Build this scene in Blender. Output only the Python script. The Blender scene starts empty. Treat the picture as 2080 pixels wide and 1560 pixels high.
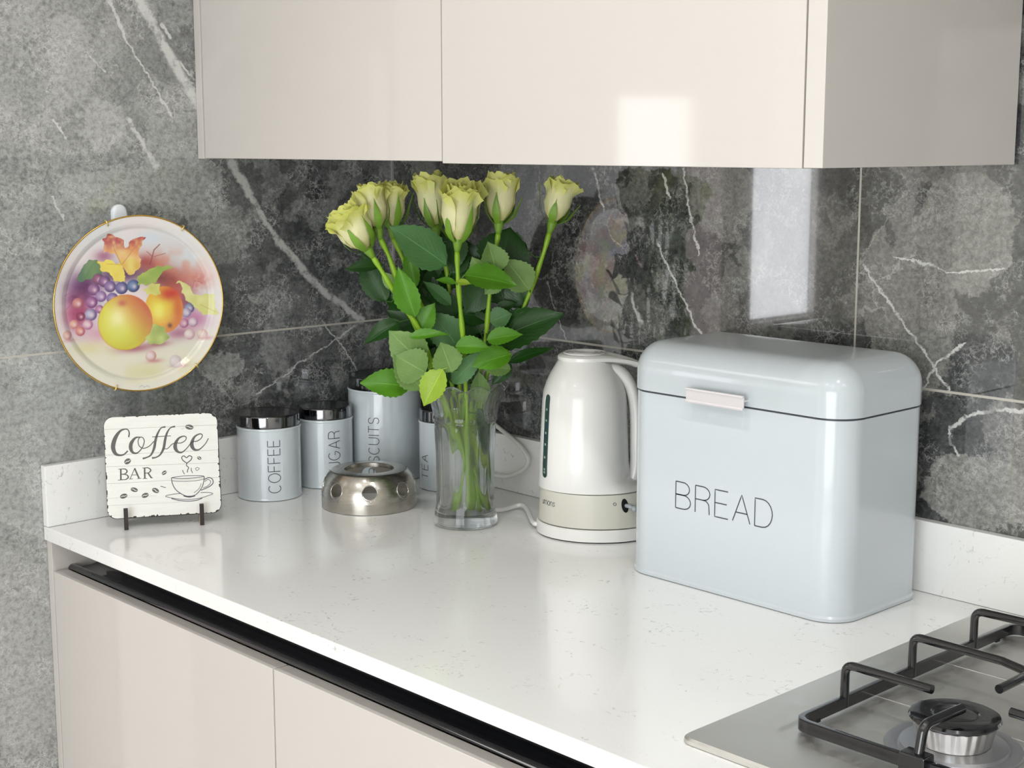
import bpy, bmesh, math, random
import numpy as np
from mathutils import Vector, Matrix, noise as mnoise

# ------------------------------------------------------------------ camera, world, lights, exposure
# metres; x along the back wall, y out of it (the room is at y < 0), z = 0 on the worktop top
SC = bpy.context.scene
COL = SC.collection
CAM = Vector((1.9123, -1.5372, 0.5254))
YAW, PITCH, FPX = 2.385, 0.1601, 3020.6
fw = Vector((math.cos(PITCH)*math.cos(YAW), math.cos(PITCH)*math.sin(YAW), -math.sin(PITCH)))
rt = fw.cross(Vector((0, 0, 1))).normalized()
up = rt.cross(fw)
cd = bpy.data.cameras.new('camera'); cam = bpy.data.objects.new('camera', cd); COL.objects.link(cam)
cd.sensor_width = 36.0; cd.lens = FPX/2080*36.0; cd.clip_start = 0.02
cam.matrix_world = Matrix(((rt.x, up.x, -fw.x, CAM.x), (rt.y, up.y, -fw.y, CAM.y), (rt.z, up.z, -fw.z, CAM.z), (0, 0, 0, 1)))
SC.camera = cam
SC.view_settings.view_transform = 'Standard'; SC.view_settings.look = 'None'
SC.view_settings.gamma = 1.0; SC.view_settings.use_curve_mapping = False
SC.view_settings.exposure = 0.33
w = bpy.data.worlds.new('world'); SC.world = w; w.use_nodes = True
w.node_tree.nodes['Background'].inputs[0].default_value = (0.9, 0.95, 1, 1)
w.node_tree.nodes['Background'].inputs[1].default_value = 0.6

def area(name, loc, target, sx, sy, power, color=(1, 1, 1), spread=180):
    l = bpy.data.lights.new(name, 'AREA'); l.shape = 'RECTANGLE'; l.size = sx; l.size_y = sy
    l.energy = power; l.color = color; l.spread = math.radians(spread)
    o = bpy.data.objects.new(name, l); COL.objects.link(o); o.location = loc
    o.rotation_euler = (Vector(target)-Vector(loc)).to_track_quat('-Z', 'Y').to_euler()
    return o
area('front_fill_light', (1.75, -3.35, 0.15), (0.9, 0, 0.15), 2.6, 1.5, 56, (0.93, 0.965, 1.0))  # added frontal fill from behind the camera, no window stands there
area('hall_window_daylight', (-1.48, -3.045, 0.28), (0.0, -3.045, 0.28), 0.39, 0.80, 4.6, (0.93, 0.95, 1.0))
area('hall_fill_light', (-0.8, -2.2, 1.45), (-0.8, -2.2, 0), 0.7, 0.7, 5, (1.0, 0.98, 0.96))  # unseen lamp added to brighten the hall beyond the doorway
DOWN = [(.9, -.95), (1.7, -.95), (2.5, -.95), (.9, -2.0), (1.7, -2.0), (2.5, -2.0)]
for _x, _y in DOWN:
    _o = area('downlight_beam', (_x, _y, 1.488), (_x, _y, 0), 0.055, 0.055, 2.5, (1.0, 0.99, 0.98), 150); _o.data.shape = 'DISK'

# ------------------------------------------------------------------ pixel -> point helpers (2080 x 1560 frame)
def ray(u, v): return fw*FPX + rt*(u-1040) - up*(v-780)
def onx(u, v, x=0.0): d = ray(u, v); return CAM + d*((x-CAM.x)/d.x)
def ony(u, v, y=0.0): d = ray(u, v); return CAM + d*((y-CAM.y)/d.y)
def onz(u, v, z=0.0): d = ray(u, v); return CAM + d*((z-CAM.z)/d.z)
NH = Vector((math.cos(YAW), math.sin(YAW), 0))        # horizontal view direction
RH = Vector((math.sin(YAW), -math.cos(YAW), 0))       # horizontal right direction
def onv(u, v, P, off=0.0):
    """point under a pixel on the upright plane through P (moved off metres towards the camera)"""
    d = ray(u, v); t = (Vector(P)-NH*off-CAM).dot(NH)/d.dot(NH); return CAM + d*t

# ------------------------------------------------------------------ object helpers
def tag(o, label=None, cat=None, group=None, kind=None):
    if label: o['label'] = label
    if cat: o['category'] = cat
    if group: o['group'] = group
    if kind: o['kind'] = kind
    return o
def empty(name, loc, rz=0.0):
    o = bpy.data.objects.new(name, None); COL.objects.link(o); o.location = loc; o.rotation_euler = (0, 0, rz)
    o.empty_display_size = 0.02
    return o
def mk(name, bm, m, parent=None, smooth=None, keep=False):
    """bmesh in world space (or in the parent's space when keep) -> one mesh object"""
    me = bpy.data.meshes.new(name)
    bmesh.ops.recalc_face_normals(bm, faces=bm.faces[:]) if not bm.faces or smooth != 'raw' else None
    bm.to_mesh(me); bm.free()
    o = bpy.data.objects.new(name, me); COL.objects.link(o)
    for x in (m if isinstance(m, (list, tuple)) else [m]): me.materials.append(x)
    if parent is not None:
        o.parent = parent
        if not keep:
            bpy.context.view_layer.update() if False else None
            pm = world_of(parent)
            me.transform(pm.inverted())
    if smooth is not None and smooth is not False:
        for p in me.polygons: p.use_smooth = True
        if isinstance(smooth, (int, float)) and not isinstance(smooth, bool):
            me.set_sharp_from_angle(angle=math.radians(smooth))
            wn_ = o.modifiers.new('weighted', 'WEIGHTED_NORMAL'); wn_.keep_sharp = True
    return o
def world_of(o):
    m = Matrix.LocRotScale(o.location, o.rotation_euler, o.scale)
    return world_of(o.parent) @ m if o.parent else m
def box(bm, a, b, bev=0.0, seg=2):
    x0, y0, z0 = [min(p, q) for p, q in zip(a, b)]; x1, y1, z1 = [max(p, q) for p, q in zip(a, b)]
    t = bmesh.new()
    bmesh.ops.create_cube(t, size=1.0)
    for v in t.verts: v.co = Vector((x0+(v.co.x+.5)*(x1-x0), y0+(v.co.y+.5)*(y1-y0), z0+(v.co.z+.5)*(z1-z0)))
    if bev > 0: bmesh.ops.bevel(t, geom=t.edges[:], offset=bev, segments=seg, affect='EDGES', profile=0.5)
    join(bm, t)
def join(bm, t, M=None):
    if M is not None: t.transform(M)
    me = bpy.data.meshes.new('tmp'); t.to_mesh(me); t.free(); bm.from_mesh(me); bpy.data.meshes.remove(me)
def loft(bm, rings, cap0=True, cap1=True, closed=True, loop=False):
    vs = [[bm.verts.new(p) for p in r] for r in rings]
    n = len(vs[0]); K = len(vs)
    for i in range(K if loop else K-1):
        a, b = vs[i], vs[(i+1) % K]
        for j in range(n if closed else n-1):
            k = (j+1) % n
            try: bm.faces.new((a[j], a[k], b[k], b[j]))
            except ValueError: pass
    if not loop:
        if cap0: bm.faces.new(vs[0][::-1])
        if cap1: bm.faces.new(vs[-1])
    return vs
def circ(c, r, z, n=64, ry=None, dirx=None):
    ry = r if ry is None else ry
    dx = Vector((1, 0, 0)) if dirx is None else dirx; dy = Vector((-dx.y, dx.x, 0))
    return [Vector((c[0], c[1], z)) + dx*(r*math.cos(2*math.pi*k/n)) + dy*(ry*math.sin(2*math.pi*k/n)) for k in range(n)]
def lathe(bm, c, prof, n=64, cap0=True, cap1=True, loop=False):
    return loft(bm, [circ(c, max(r, 1e-5), z, n) for r, z in prof], cap0, cap1, True, loop)
def rrect(cx, cy, hx, hy, r, z, n=8):
    pts = []
    for sx, sy, a0 in ((1, 1, 0), (-1, 1, 90), (-1, -1, 180), (1, -1, 270)):
        for k in range(n+1):
            a = math.radians(a0+90*k/n)
            pts.append(Vector((cx+sx*(hx-r)+r*math.cos(a), cy+sy*(hy-r)+r*math.sin(a), z)))
    return pts
def cr(pts, n=8):
    """Catmull-Rom through the points; any dimension"""
    P = [np.array(p, float) for p in pts]; P = [2*P[0]-P[1]]+P+[2*P[-1]-P[-2]]; out = []
    for i in range(1, len(P)-2):
        for k in range(n):
            t = k/n
            out.append(0.5*((2*P[i])+(-P[i-1]+P[i+1])*t+(2*P[i-1]-5*P[i]+4*P[i+1]-P[i+2])*t*t+(-P[i-1]+3*P[i]-3*P[i+1]+P[i+2])*t**3))
    out.append(P[-2]); return out
def tube(bm, path, r, n=10, closed=False, sq=None, caps=True, upv=None):
    """sweep a circle (or the section sq, a list of (a, b)) along path"""
    P = [Vector(p) for p in path]; K = len(P); rs = r if isinstance(r, (list, tuple)) else [r]*K
    T = []
    for i in range(K):
        a = P[(i-1) % K] if closed or i > 0 else P[i]; b = P[(i+1) % K] if closed or i < K-1 else P[i]
        T.append((b-a).normalized())
    u = Vector(upv) if upv else (Vector((0, 0, 1)) if abs(T[0].z) < .9 else Vector((1, 0, 0)))
    rings = []
    for i in range(K):
        if upv: u = Vector(upv)
        u = (u-T[i]*u.dot(T[i])); u.normalize(); s = T[i].cross(u)
        if sq: rings.append([P[i]+s*(a*rs[i])+u*(b*rs[i]) for a, b in sq])
        else: rings.append([P[i]+(s*math.cos(2*math.pi*k/n)+u*math.sin(2*math.pi*k/n))*rs[i] for k in range(n)])
    loft(bm, rings, caps, caps, True, closed)
def fillet(pts, r, n=6, closed=False):
    P = [Vector(p) for p in pts]; out = []; K = len(P)
    for i in range(K):
        if not closed and i in (0, K-1): out.append(P[i]); continue
        a, b, c = P[i-1], P[i], P[(i+1) % K]
        d1 = (a-b).normalized(); d2 = (c-b).normalized(); ang = d1.angle(d2)
        if ang > 3.1: out.append(b); continue
        t = min(r/math.tan(ang/2), (a-b).length*.49, (c-b).length*.49)
        s = b+d1*t; e = b+d2*t
        for k in range(n+1):
            q = k/n; out.append(s*(1-q)**2+b*(2*q*(1-q))+e*q*q)
    return out
def stroke(bm, pts, w, f, off, smooth=6):
    """flat ribbon; pts (x, y[, w]) in a 2-D sheet, f(x, y, off) -> 3-D point"""
    P = [(p[0], p[1], p[2] if len(p) > 2 else w) for p in pts]
    Q = cr(P, smooth) if smooth and len(P) > 2 else [np.array(p, float) for p in P]
    L, R = [], []
    for i, q in enumerate(Q):
        a = Q[max(i-1, 0)]; b = Q[min(i+1, len(Q)-1)]; d = (b-a)[:2]; n = np.linalg.norm(d); d = d/n if n > 1e-9 else np.array([1, 0])
        nx, ny = -d[1]*q[2]/2, d[0]*q[2]/2
        L.append(bm.verts.new(f(q[0]+nx, q[1]+ny, off))); R.append(bm.verts.new(f(q[0]-nx, q[1]-ny, off)))
    for i in range(len(Q)-1): bm.faces.new((L[i], R[i], R[i+1], L[i+1]))
def arc(cx, cy, rx, ry, a0, a1, n=10):
    return [(cx+rx*math.cos(math.radians(a0+(a1-a0)*k/n)), cy+ry*math.sin(math.radians(a0+(a1-a0)*k/n))) for k in range(n+1)]
GLYPH = {   # thin upright capitals, height 1; (width, strokes)
 'B': (.62, [[(0, 0), (0, 1)], [(0, 1), (.3, 1)]+arc(.3, .76, .25, .24, 90, -90)+[(0, .52)], [(0, .52), (.3, .52)]+arc(.32, .26, .28, .26, 90, -90)+[(0, 0)]]),
 'R': (.6, [[(0, 0), (0, 1)], [(0, 1), (.3, 1)]+arc(.3, .75, .27, .25, 90, -90)+[(0, .5)], [(.3, .5)]+arc(.34, .28, .2, .22, 90, 0)+[(.56, 0)]]),
 'E': (.52, [[(.5, 1), (0, 1), (0, 0), (.52, 0)], [(0, .52), (.46, .52)]]),
 'A': (.66, [[(0, 0), (.33, 1), (.66, 0)], [(.11, .34), (.55, .34)]]),
 'D': (.66, [[(0, 0), (0, 1), (.28, 1)]+arc(.28, .5, .36, .5, 90, -90)+[(0, 0)]]),
 'C': (.68, [arc(.34, .5, .34, .5, 50, 310, 22)]),
 'O': (.72, [arc(.36, .5, .36, .5, 0, 360, 28)]),
 'F': (.5, [[(.5, 1), (0, 1), (0, 0)], [(0, .52), (.44, .52)]]),
 'S': (.58, [[(.55, .78)]+arc(.29, .76, .25, .24, 20, 250, 12)+[(.36, .48)]+arc(.29, .25, .27, .25, 60, -160, 12)]),
 'U': (.6, [[(0, 1), (0, .3)]+arc(.3, .3, .3, .3, 180, 360)+[(.6, 1)]]),
 'G': (.72, [arc(.35, .5, .35, .5, 50, 335, 22)+[(.7, .45), (.4, .45)]]),
 'I': (.06, [[(.03, 0), (.03, 1)]]),
 'T': (.6, [[(0, 1), (.6, 1)], [(.3, 1), (.3, 0)]]),
 'm': (.8, [[(0, 0), (0, .6)], [(0, .4)]+arc(.2, .4, .2, .2, 180, 0)+[(.4, 0)], [(.4, .4)]+arc(.6, .4, .2, .2, 180, 0)+[(.8, 0)]]),
 'n': (.4, [[(0, 0), (0, .6)], [(0, .4)]+arc(.2, .4, .2, .2, 180, 0)+[(.4, 0)]]),
 'o': (.5, [arc(.25, .3, .25, .3, 0, 360, 16)]),
 'u': (.42, [[(0, .6), (0, .2)]+arc(.2, .2, .2, .2, 180, 360)+[(.4, .6)], [(.4, .2), (.4, 0)]]),
 's': (.4, [[(.36, .5), (.2, .6), (.05, .48), (.2, .32), (.36, .16), (.2, 0), (.02, .1)]]),
}
def word(bm, txt, h, wd, f, off, gap=.22, sx=1.0):
    """lay txt out from (0, 0) with cap height h; returns the length"""
    x = 0
    for ch in txt:
        wid, st = GLYPH[ch]
        for s in st:
            q = [((x+p[0]*sx)*h, p[1]*h) for p in s]; d = [q[0]]
            for a, b in zip(q, q[1:]):
                k = max(1, int(math.hypot(b[0]-a[0], b[1]-a[1])/(h*.12)))
                d += [(a[0]+(b[0]-a[0])*t/k, a[1]+(b[1]-a[1])*t/k) for t in range(1, k+1)]
            stroke(bm, d, wd, f, off, smooth=0)
        x += wid*sx+gap
    return (x-gap)*h

# ------------------------------------------------------------------ materials
class NT:
    def __init__(s, name):
        s.m = bpy.data.materials.new(name); s.m.use_nodes = True; s.t = s.m.node_tree; s.n = s.t.nodes
        s.b = s.n['Principled BSDF']
    def new(s, typ, **kw):
        n = s.n.new(typ)
        for k, v in kw.items(): setattr(n, k, v)
        return n
    def link(s, a, b): s.t.links.new(a, b)
    def put(s, sock, v):
        if isinstance(v, bpy.types.NodeSocket): s.link(v, sock)
        elif v is not None: sock.default_value = v
    def math(s, op, a, b=None, c=None, clamp=False):
        n = s.new('ShaderNodeMath', operation=op, use_clamp=clamp); s.put(n.inputs[0], a); s.put(n.inputs[1], b); s.put(n.inputs[2], c); return n.outputs[0]
    def vm(s, op, a, b=None, sc=None):
        n = s.new('ShaderNodeVectorMath', operation=op); s.put(n.inputs[0], a); s.put(n.inputs[1], b)
        if sc is not None: s.put(n.inputs['Scale'], sc)
        return n.outputs['Value'] if op in ('DOT_PRODUCT', 'DISTANCE', 'LENGTH') else n.outputs[0]
    def mix(s, f, a, b, blend='MIX'):
        n = s.new('ShaderNodeMix', data_type='RGBA', blend_type=blend); s.put(n.inputs[0], f)
        for i, v in ((6, a), (7, b)):
            if isinstance(v, (tuple, list)): v = tuple(v)+(1,) if len(v) == 3 else v
            s.put(n.inputs[i], v)
        return n.outputs[2]
    def noise(s, vec, scale, detail=4, rough=.5, dist=0, out=0):
        n = s.new('ShaderNodeTexNoise'); s.put(n.inputs['Vector'], vec); n.inputs['Scale'].default_value = scale
        n.inputs['Detail'].default_value = detail; n.inputs['Roughness'].default_value = rough; n.inputs['Distortion'].default_value = dist
        return n.outputs[out]
    def voro(s, vec, scale, feature='F1', rnd=1.0):
        n = s.new('ShaderNodeTexVoronoi', feature=feature); s.put(n.inputs['Vector'], vec); n.inputs['Scale'].default_value = scale
        n.inputs['Randomness'].default_value = rnd; return n.outputs['Distance']
    def ramp(s, f, a, b, lo=0.0, hi=1.0):
        n = s.new('ShaderNodeMapRange', interpolation_type='SMOOTHSTEP'); s.put(n.inputs[0], f)
        n.inputs[1].default_value = a; n.inputs[2].default_value = b; n.inputs[3].default_value = lo; n.inputs[4].default_value = hi; return n.outputs[0]
    def coord(s, k='Object'): return s.new('ShaderNodeTexCoord').outputs[k]
    def set(s, **kw):
        for k, v in kw.items():
            k = k.replace('_', ' ')
            s.put(s.b.inputs[k], v if not (isinstance(v, tuple) and len(v) == 3) else v+(1,))
        return s
def srgb(r, g, b):
    return tuple(((c/255)/12.92 if c/255 <= .04045 else ((c/255+.055)/1.055)**2.4) for c in (r, g, b))
def plain(name, rgb, rough=.5, metal=0.0, coat=0.0, var=.04, scale=8, **kw):
    """simple procedural: the colour drifts a little with a noise"""
    t = NT(name); c = t.coord(); f = t.noise(c, scale, 3)
    a = tuple(x*(1-var) for x in rgb); b = tuple(min(1, x*(1+var)) for x in rgb)
    t.set(Base_Color=t.mix(f, a, b), Roughness=rough, Metallic=metal)
    t.b.inputs['Coat Weight'].default_value = coat; t.b.inputs['Coat Roughness'].default_value = .03
    t.set(**kw); return t.m

M = {}
M['cab'] = plain('cashmere_gloss', srgb(205, 200, 195), .05, coat=.0, IOR=1.38, var=.01)
M['carcass'] = plain('cashmere_matt', srgb(204, 199, 191), .4, var=.01)
M['rail'] = plain('black_rail', srgb(8, 10, 20), .10, metal=.0, coat=1.0)
M['white_paint'] = plain('white_paint', srgb(235, 232, 228), .5, var=.01)
M['pinkish'] = plain('blush_white_paint', srgb(236, 222, 222), .45, var=.02)
M['cream_wall'] = plain('cream_wall', srgb(234, 231, 222), .6, var=.02)
M['floor'] = plain('pale_floor_tile', srgb(214, 210, 204), .25, var=.06, scale=3)
M['enamel'] = plain('pale_blue_enamel', srgb(208, 217, 222), .18, coat=.8, var=.01)
M['bin'] = plain('bin_enamel', srgb(200, 208, 213), .22, coat=.35, var=.01)
M['ink'] = plain('dark_ink', srgb(70, 74, 80), .5)
M['chrome'] = plain('polished_steel', srgb(205, 203, 198), .12, metal=1)
M['lid_steel'] = plain('lid_steel', srgb(120, 121, 124), .10, metal=1)
M['gold'] = plain('gold_rim', srgb(214, 175, 92), .25, metal=1)
M['brass'] = plain('pale_brass_wire', srgb(228, 208, 140), .3, metal=.7)
M['kettle'] = plain('white_plastic', srgb(232, 232, 229), .28, coat=.3, var=.01)
M['kettle_band'] = plain('stone_plastic', srgb(205, 204, 193), .35, var=.01)
M['gauge'] = plain('dark_gauge', srgb(48, 72, 72), .15, coat=.5)
M['gauge_mark'] = plain('gauge_marks', srgb(140, 160, 155), .5)
M['black_enamel'] = plain('black_enamel', srgb(14, 14, 20), .18, coat=.7)
M['hook'] = plain('white_hook_plastic', srgb(232, 236, 240), .3)
M['grey_plastic'] = plain('grey_plastic', srgb(160, 166, 172), .3)
M['dark'] = plain('near_black', srgb(16, 16, 20), .4)
M['stand'] = plain('dark_stand', srgb(48, 38, 38), .5)
M['stand_side'] = plain('pale_stand_side', srgb(190, 172, 158), .6)
M['bulb'] = NT('downlight_glow').set(Emission_Color=(1, .97, .92), Emission_Strength=20.0).m
M['lettergrey'] = plain('charcoal_print', srgb(92, 92, 90), .6)
M['print'] = plain('slate_print', srgb(84, 84, 94), .6)

# brushed steel
def steel(name, rgb, rough, stretch, var=.12, aniso=0.0):
    t = NT(name); c = t.coord()
    mp = t.new('ShaderNodeMapping'); t.link(c, mp.inputs[0]); mp.inputs['Scale'].default_value = stretch
    f = t.noise(mp.outputs[0], 40, 4, .6)
    t.set(Base_Color=t.mix(f, tuple(x*(1-var) for x in rgb), rgb), Metallic=1.0, Roughness=t.ramp(f, .2, .8, rough*.85, rough*1.2))
    t.b.inputs['Anisotropic'].default_value = aniso
    return t.m
M['brushed'] = steel('brushed_steel', srgb(190, 186, 178), .24, (1, 1, 30))
M['hob'] = steel('hob_steel', srgb(222, 221, 217), .46, (3, 1, 1))
M['alu'] = plain('burner_aluminium', srgb(215, 214, 210), .3, metal=1)
M['alu_matt'] = plain('burner_bowl_metal', srgb(205, 206, 212), .38, metal=1)

# marble-look porcelain tile
def marble(name, comp, veins, blobs, grout_z, grout_v, dark, mid, light, seed, lightside=None):
    """comp: the horizontal coordinate on this wall (0: x, 1: y); veins: [(a, b, w)] 2-D; blobs: [(c, rx, rz, strength)]"""
    t = NT(name); c0 = t.coord()
    sp = t.new('ShaderNodeSeparateXYZ'); t.link(c0, sp.inputs[0])
    cb = t.new('ShaderNodeCombineXYZ'); t.link(sp.outputs[comp], cb.inputs[0]); t.link(sp.outputs[2], cb.inputs[1]); cb.inputs[2].default_value = seed
    p = cb.outputs[0]
    wn = t.vm('SUBTRACT', t.noise(p, 9, 5, .6, out=1), (.5, .5, .5))
    pw = t.vm('ADD', p, t.vm('SCALE', wn, sc=.07))
    wf = t.vm('SUBTRACT', t.noise(p, 60, 5, .7, out=1), (.5, .5, .5))
    pf = t.vm('ADD', p, t.vm('SCALE', wf, sc=.012))
    pvv = t.vm('ADD', pf, t.vm('ADD', t.vm('SCALE', wn, sc=.014), t.vm('SCALE', wf, sc=.006)))
    # clouds
    big = t.noise(pw, 5.5, 6, .6); fine = t.noise(pf, 130, 7, .78); med = t.noise(pw, 30, 7, .72)
    k = t.math('ADD', t.math('MULTIPLY', big, .35), t.math('ADD', t.math('MULTIPLY', med, .35), t.math('MULTIPLY', fine, .55)))
    k = t.ramp(k, .50, .78)
    col = t.mix(k, dark, mid)
    # blotches placed as on the tile
    bl = None
    for (cx, cz), rx, rz, st in blobs:
        q = t.vm('MULTIPLY', t.vm('SUBTRACT', t.vm('ADD', pw, t.vm('SCALE', wf, sc=.045)), (cx, cz, seed)), (1/rx, 1/rz, 0))
        d = t.ramp(t.vm('LENGTH', q), 1.05, .95, 0, st)
        bl = d if bl is None else t.math('MAXIMUM', bl, d)
    # scattered blotches
    rnd = t.ramp(t.noise(t.vm('ADD', p, t.vm('SCALE', wf, sc=.04)), 15, 3, .5), .545, .575, 0, .34)
    bl = rnd if bl is None else t.math('MAXIMUM', bl, rnd)
    lc = t.mix(t.ramp(fine, .35, .65), tuple(x*.55 for x in light), tuple(x*1.25 for x in light))
    col = t.mix(bl, col, lc)
    if lightside:      # light on this end painted into the colour, with the tile's own pale texture
        h0, h1, st = lightside
        hh = t.math('ADD', sp.outputs[comp], t.math('MULTIPLY', t.math('SUBTRACT', big, .5), .35))
        g = t.ramp(hh, h0, h1, 0, st)
        col = t.mix(t.math('MULTIPLY', g, t.ramp(fine, .36, .62, .40, 1.0)), col, light)
    # flecks and crackle veins
    fl = t.ramp(t.noise(pf, 120, 5, .75), .60, .72, 0, .55)
    fl2 = t.ramp(med, .42, .62, .15, 1)
    col = t.mix(t.math('MULTIPLY', fl, fl2), col, srgb(196, 196, 190))
    e = t.voro(t.vm('ADD', pw, t.vm('SCALE', wf, sc=.03)), 10, 'DISTANCE_TO_EDGE')
    cr_ = t.math('MULTIPLY', t.ramp(e, .016, .0, 0, .5), t.ramp(t.noise(p, 7, 3), .52, .66))
    col = t.mix(cr_, col, srgb(200, 199, 192))
    # fine worm-like curls
    for sc_, wd_, st_ in ((34, .020, .55*(.5 if comp == 0 else 1)), (80, .030, .50*(.55 if comp == 0 else 1))):
        rg = t.math('ABSOLUTE', t.math('SUBTRACT', t.noise(pf, sc_, 4, .6), .5))
        cu = t.math('MULTIPLY', t.ramp(rg, wd_, 0, 0, st_), t.ramp(t.noise(p, 16, 4, .6), .46, .58, .05, 1))
        col = t.mix(cu, col, srgb(206, 207, 204))
    # the long veins
    vv = None
    for a, b, wd in veins:
        a3 = (a[0], a[1], seed); dx, dz = b[0]-a[0], b[1]-a[1]; L2 = dx*dx+dz*dz
        pa = t.vm('SUBTRACT', pvv, a3)
        h = t.math('DIVIDE', t.vm('DOT_PRODUCT', pa, (dx, dz, 0)), L2, clamp=True)
        d = t.vm('DISTANCE', t.vm('MULTIPLY', pa, (1, 1, 0)), t.vm('SCALE', (dx, dz, 0), sc=h))
        d = t.ramp(d, wd, wd*.35, 0, 1)
        vv = d if vv is None else t.math('MAXIMUM', vv, d)
    if vv is not None:
        vv = t.math('MULTIPLY', vv, t.ramp(t.noise(pf, 45, 4, .7), .34, .52, .25, .92))
        col = t.mix(t.math('MULTIPLY', vv, .9), col, srgb(212, 213, 210))
    # grout
    gl = t.ramp(t.math('ABSOLUTE', t.math('SUBTRACT', sp.outputs[2], grout_z)), .0018, .0012)
    for gx in grout_v:
        gl = t.math('MAXIMUM', gl, t.ramp(t.math('ABSOLUTE', t.math('SUBTRACT', sp.outputs[comp], gx)), .0016, .0011))
    col = t.mix(gl, col, srgb(186, 182, 172))
    t.set(Base_Color=col, Roughness=t.ramp(gl, 0, 1, .045, .6))
    t.b.inputs['IOR'].default_value = 1.55
    t.b.inputs['Coat Weight'].default_value = 1.0; t.b.inputs['Coat Roughness'].default_value = .02
    return t.m
def vx(pts, wd):   # left-wall vein given in photo pixels
    q = [onx(u, v) for u, v in pts]; ws = wd if isinstance(wd, list) else [wd]*(len(pts)-1)
    return [((q[i].y, q[i].z), (q[i+1].y, q[i+1].z), ws[i]) for i in range(len(q)-1)]
def vy(pts, wd):
    q = [ony(u, v) for u, v in pts]; ws = wd if isinstance(wd, list) else [wd]*(len(pts)-1)
    return [((q[i].x, q[i].z), (q[i+1].x, q[i+1].z), ws[i]) for i in range(len(q)-1)]
def bx_(u, v, a, b, s, left=True):
    q = onx(u, v) if left else ony(u, v); return ((q.y if left else q.x, q.z), a, b, s)
HG = 0.2409
veinsL = vx([(262, -40), (305, 40), (350, 125), (398, 208), (470, 330), (505, 395)], [.0100, .0095, .0100, .0095, .0095]) \
    + vx([(505, 395), (560, 480), (640, 575), (735, 652)], [.0055, .0085, .0070]) + vx([(330, 50), (345, 75)], .004) + vx([(365, 130), (392, 160)], .0025) + vx([(185, 120), (215, 150)], .0025) + vx([(110, 245), (135, 280)], .002) + vx([(105, 400), (130, 450)], .0022) \
    + vx([(215, -20), (255, 78), (300, 155), (345, 235)], [.003, .002, .002]) + vx([(258, 240), (290, 288), (318, 338)], [.004, .005]) \
    + vx([(655, 655), (700, 710), (735, 770)], .0018) + vx([(725, 660), (600, 745), (520, 800)], .0018)
blobsL = [bx_(210, 255, .038, .03, .75), bx_(140, 130, .035, .06, .6), bx_(360, 250, .05, .06, .5), bx_(215, 385, .07, .03, .7),
          bx_(370, 375, .07, .05, .6), bx_(440, 470, .05, .05, .5), bx_(100, 900, .12, .16, .35), bx_(450, 735, .04, .022, .7), bx_(60, 1250, .10, .2, .45)]
M['marbleL'] = marble('marble_tile_left', 1, veinsL, blobsL, HG, [], srgb(58, 60, 61), srgb(118, 120, 121), srgb(176, 178, 175), 3.0, (-.22, -.60, .80))
veinsB = vy([(1335, 490), (1365, 560), (1395, 625), (1430, 700)], .0022) + vy([(1385, 345), (1400, 430), (1420, 520)], .0022) \
    + vy([(1203, 340), (1215, 380), (1228, 430)], .0025) + vy([(1112, 575), (1135, 650), (1150, 690)], .0014) \
    + vy([(1755, 540), (1800, 610), (1860, 690), (1928, 795)], .0022) + vy([(1283, 600), (1288, 630), (1305, 655)], .004) \
    + vy([(1345, 355), (1358, 400)], .003) + vy([(1820, 520), (1850, 530), (1900, 545), (1925, 560), (1960, 556), (2040, 545)], .0017) \
    + vy([(1945, 925), (1928, 900), (1932, 865), (1960, 848), (2010, 838), (2080, 840)], .0026) + vy([(1870, 800), (1900, 740), (1960, 700)], .002)
blobsB = [bx_(1470, 390, .06, .06, .42, False), bx_(1960, 470, .062, .075, .62, False), bx_(1870, 640, .05, .10, .45, False),
          bx_(1275, 640, .045, .05, .22, False), bx_(1290, 400, .03, .02, .3, False), bx_(1990, 1000, .075, .04, .7, False),
          bx_(1790, 600, .03, .08, .5, False), bx_(2040, 900, .03, .04, .4, False), bx_(1640, 540, .09, .09, .15, False)]
M['marbleB'] = marble('marble_tile_back', 0, veinsB, blobsB, HG, [0.8922], srgb(42, 44, 45), srgb(90, 91, 90), srgb(158, 157, 151), 11.0)

# quartz
def quartz():
    t = NT('white_quartz'); p = t.coord()
    wn = t.vm('SUBTRACT', t.noise(p, 14, 4, .6, out=1), (.5, .5, .5)); pw = t.vm('ADD', p, t.vm('SCALE', wn, sc=.12))
    base = t.mix(t.noise(p, 5, 3), srgb(238, 239, 237), srgb(245, 245, 244))
    e = t.voro(pw, 17, 'DISTANCE_TO_EDGE'); msk = t.ramp(t.noise(p, 11, 5, .65), .47, .62)
    brk = t.ramp(t.noise(p, 150, 3, .6), .5, .62)
    v = t.math('MULTIPLY', t.math('MULTIPLY', t.ramp(e, .035, 0, 0, 1), msk), t.math('MULTIPLY', brk, .5))
    e2 = t.voro(t.vm('ADD', p, t.vm('SCALE', wn, sc=.2)), 33, 'DISTANCE_TO_EDGE')
    v2 = t.math('MULTIPLY', t.math('MULTIPLY', t.ramp(e2, .05, 0), t.ramp(t.noise(p, 19, 4, .6), .56, .66)), t.math('MULTIPLY', brk, .5))
    s = t.ramp(t.noise(p, 240, 2, .5), .70, .78, 0, .22)
    col = t.mix(t.math('MAXIMUM', t.math('MAXIMUM', v, v2), s), base, srgb(120, 120, 118))
    t.set(Base_Color=col, Roughness=.16); t.b.inputs['Coat Weight'].default_value = .3; t.b.inputs['Coat Roughness'].default_value = .05
    return t.m
M['quartz'] = quartz()

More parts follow.
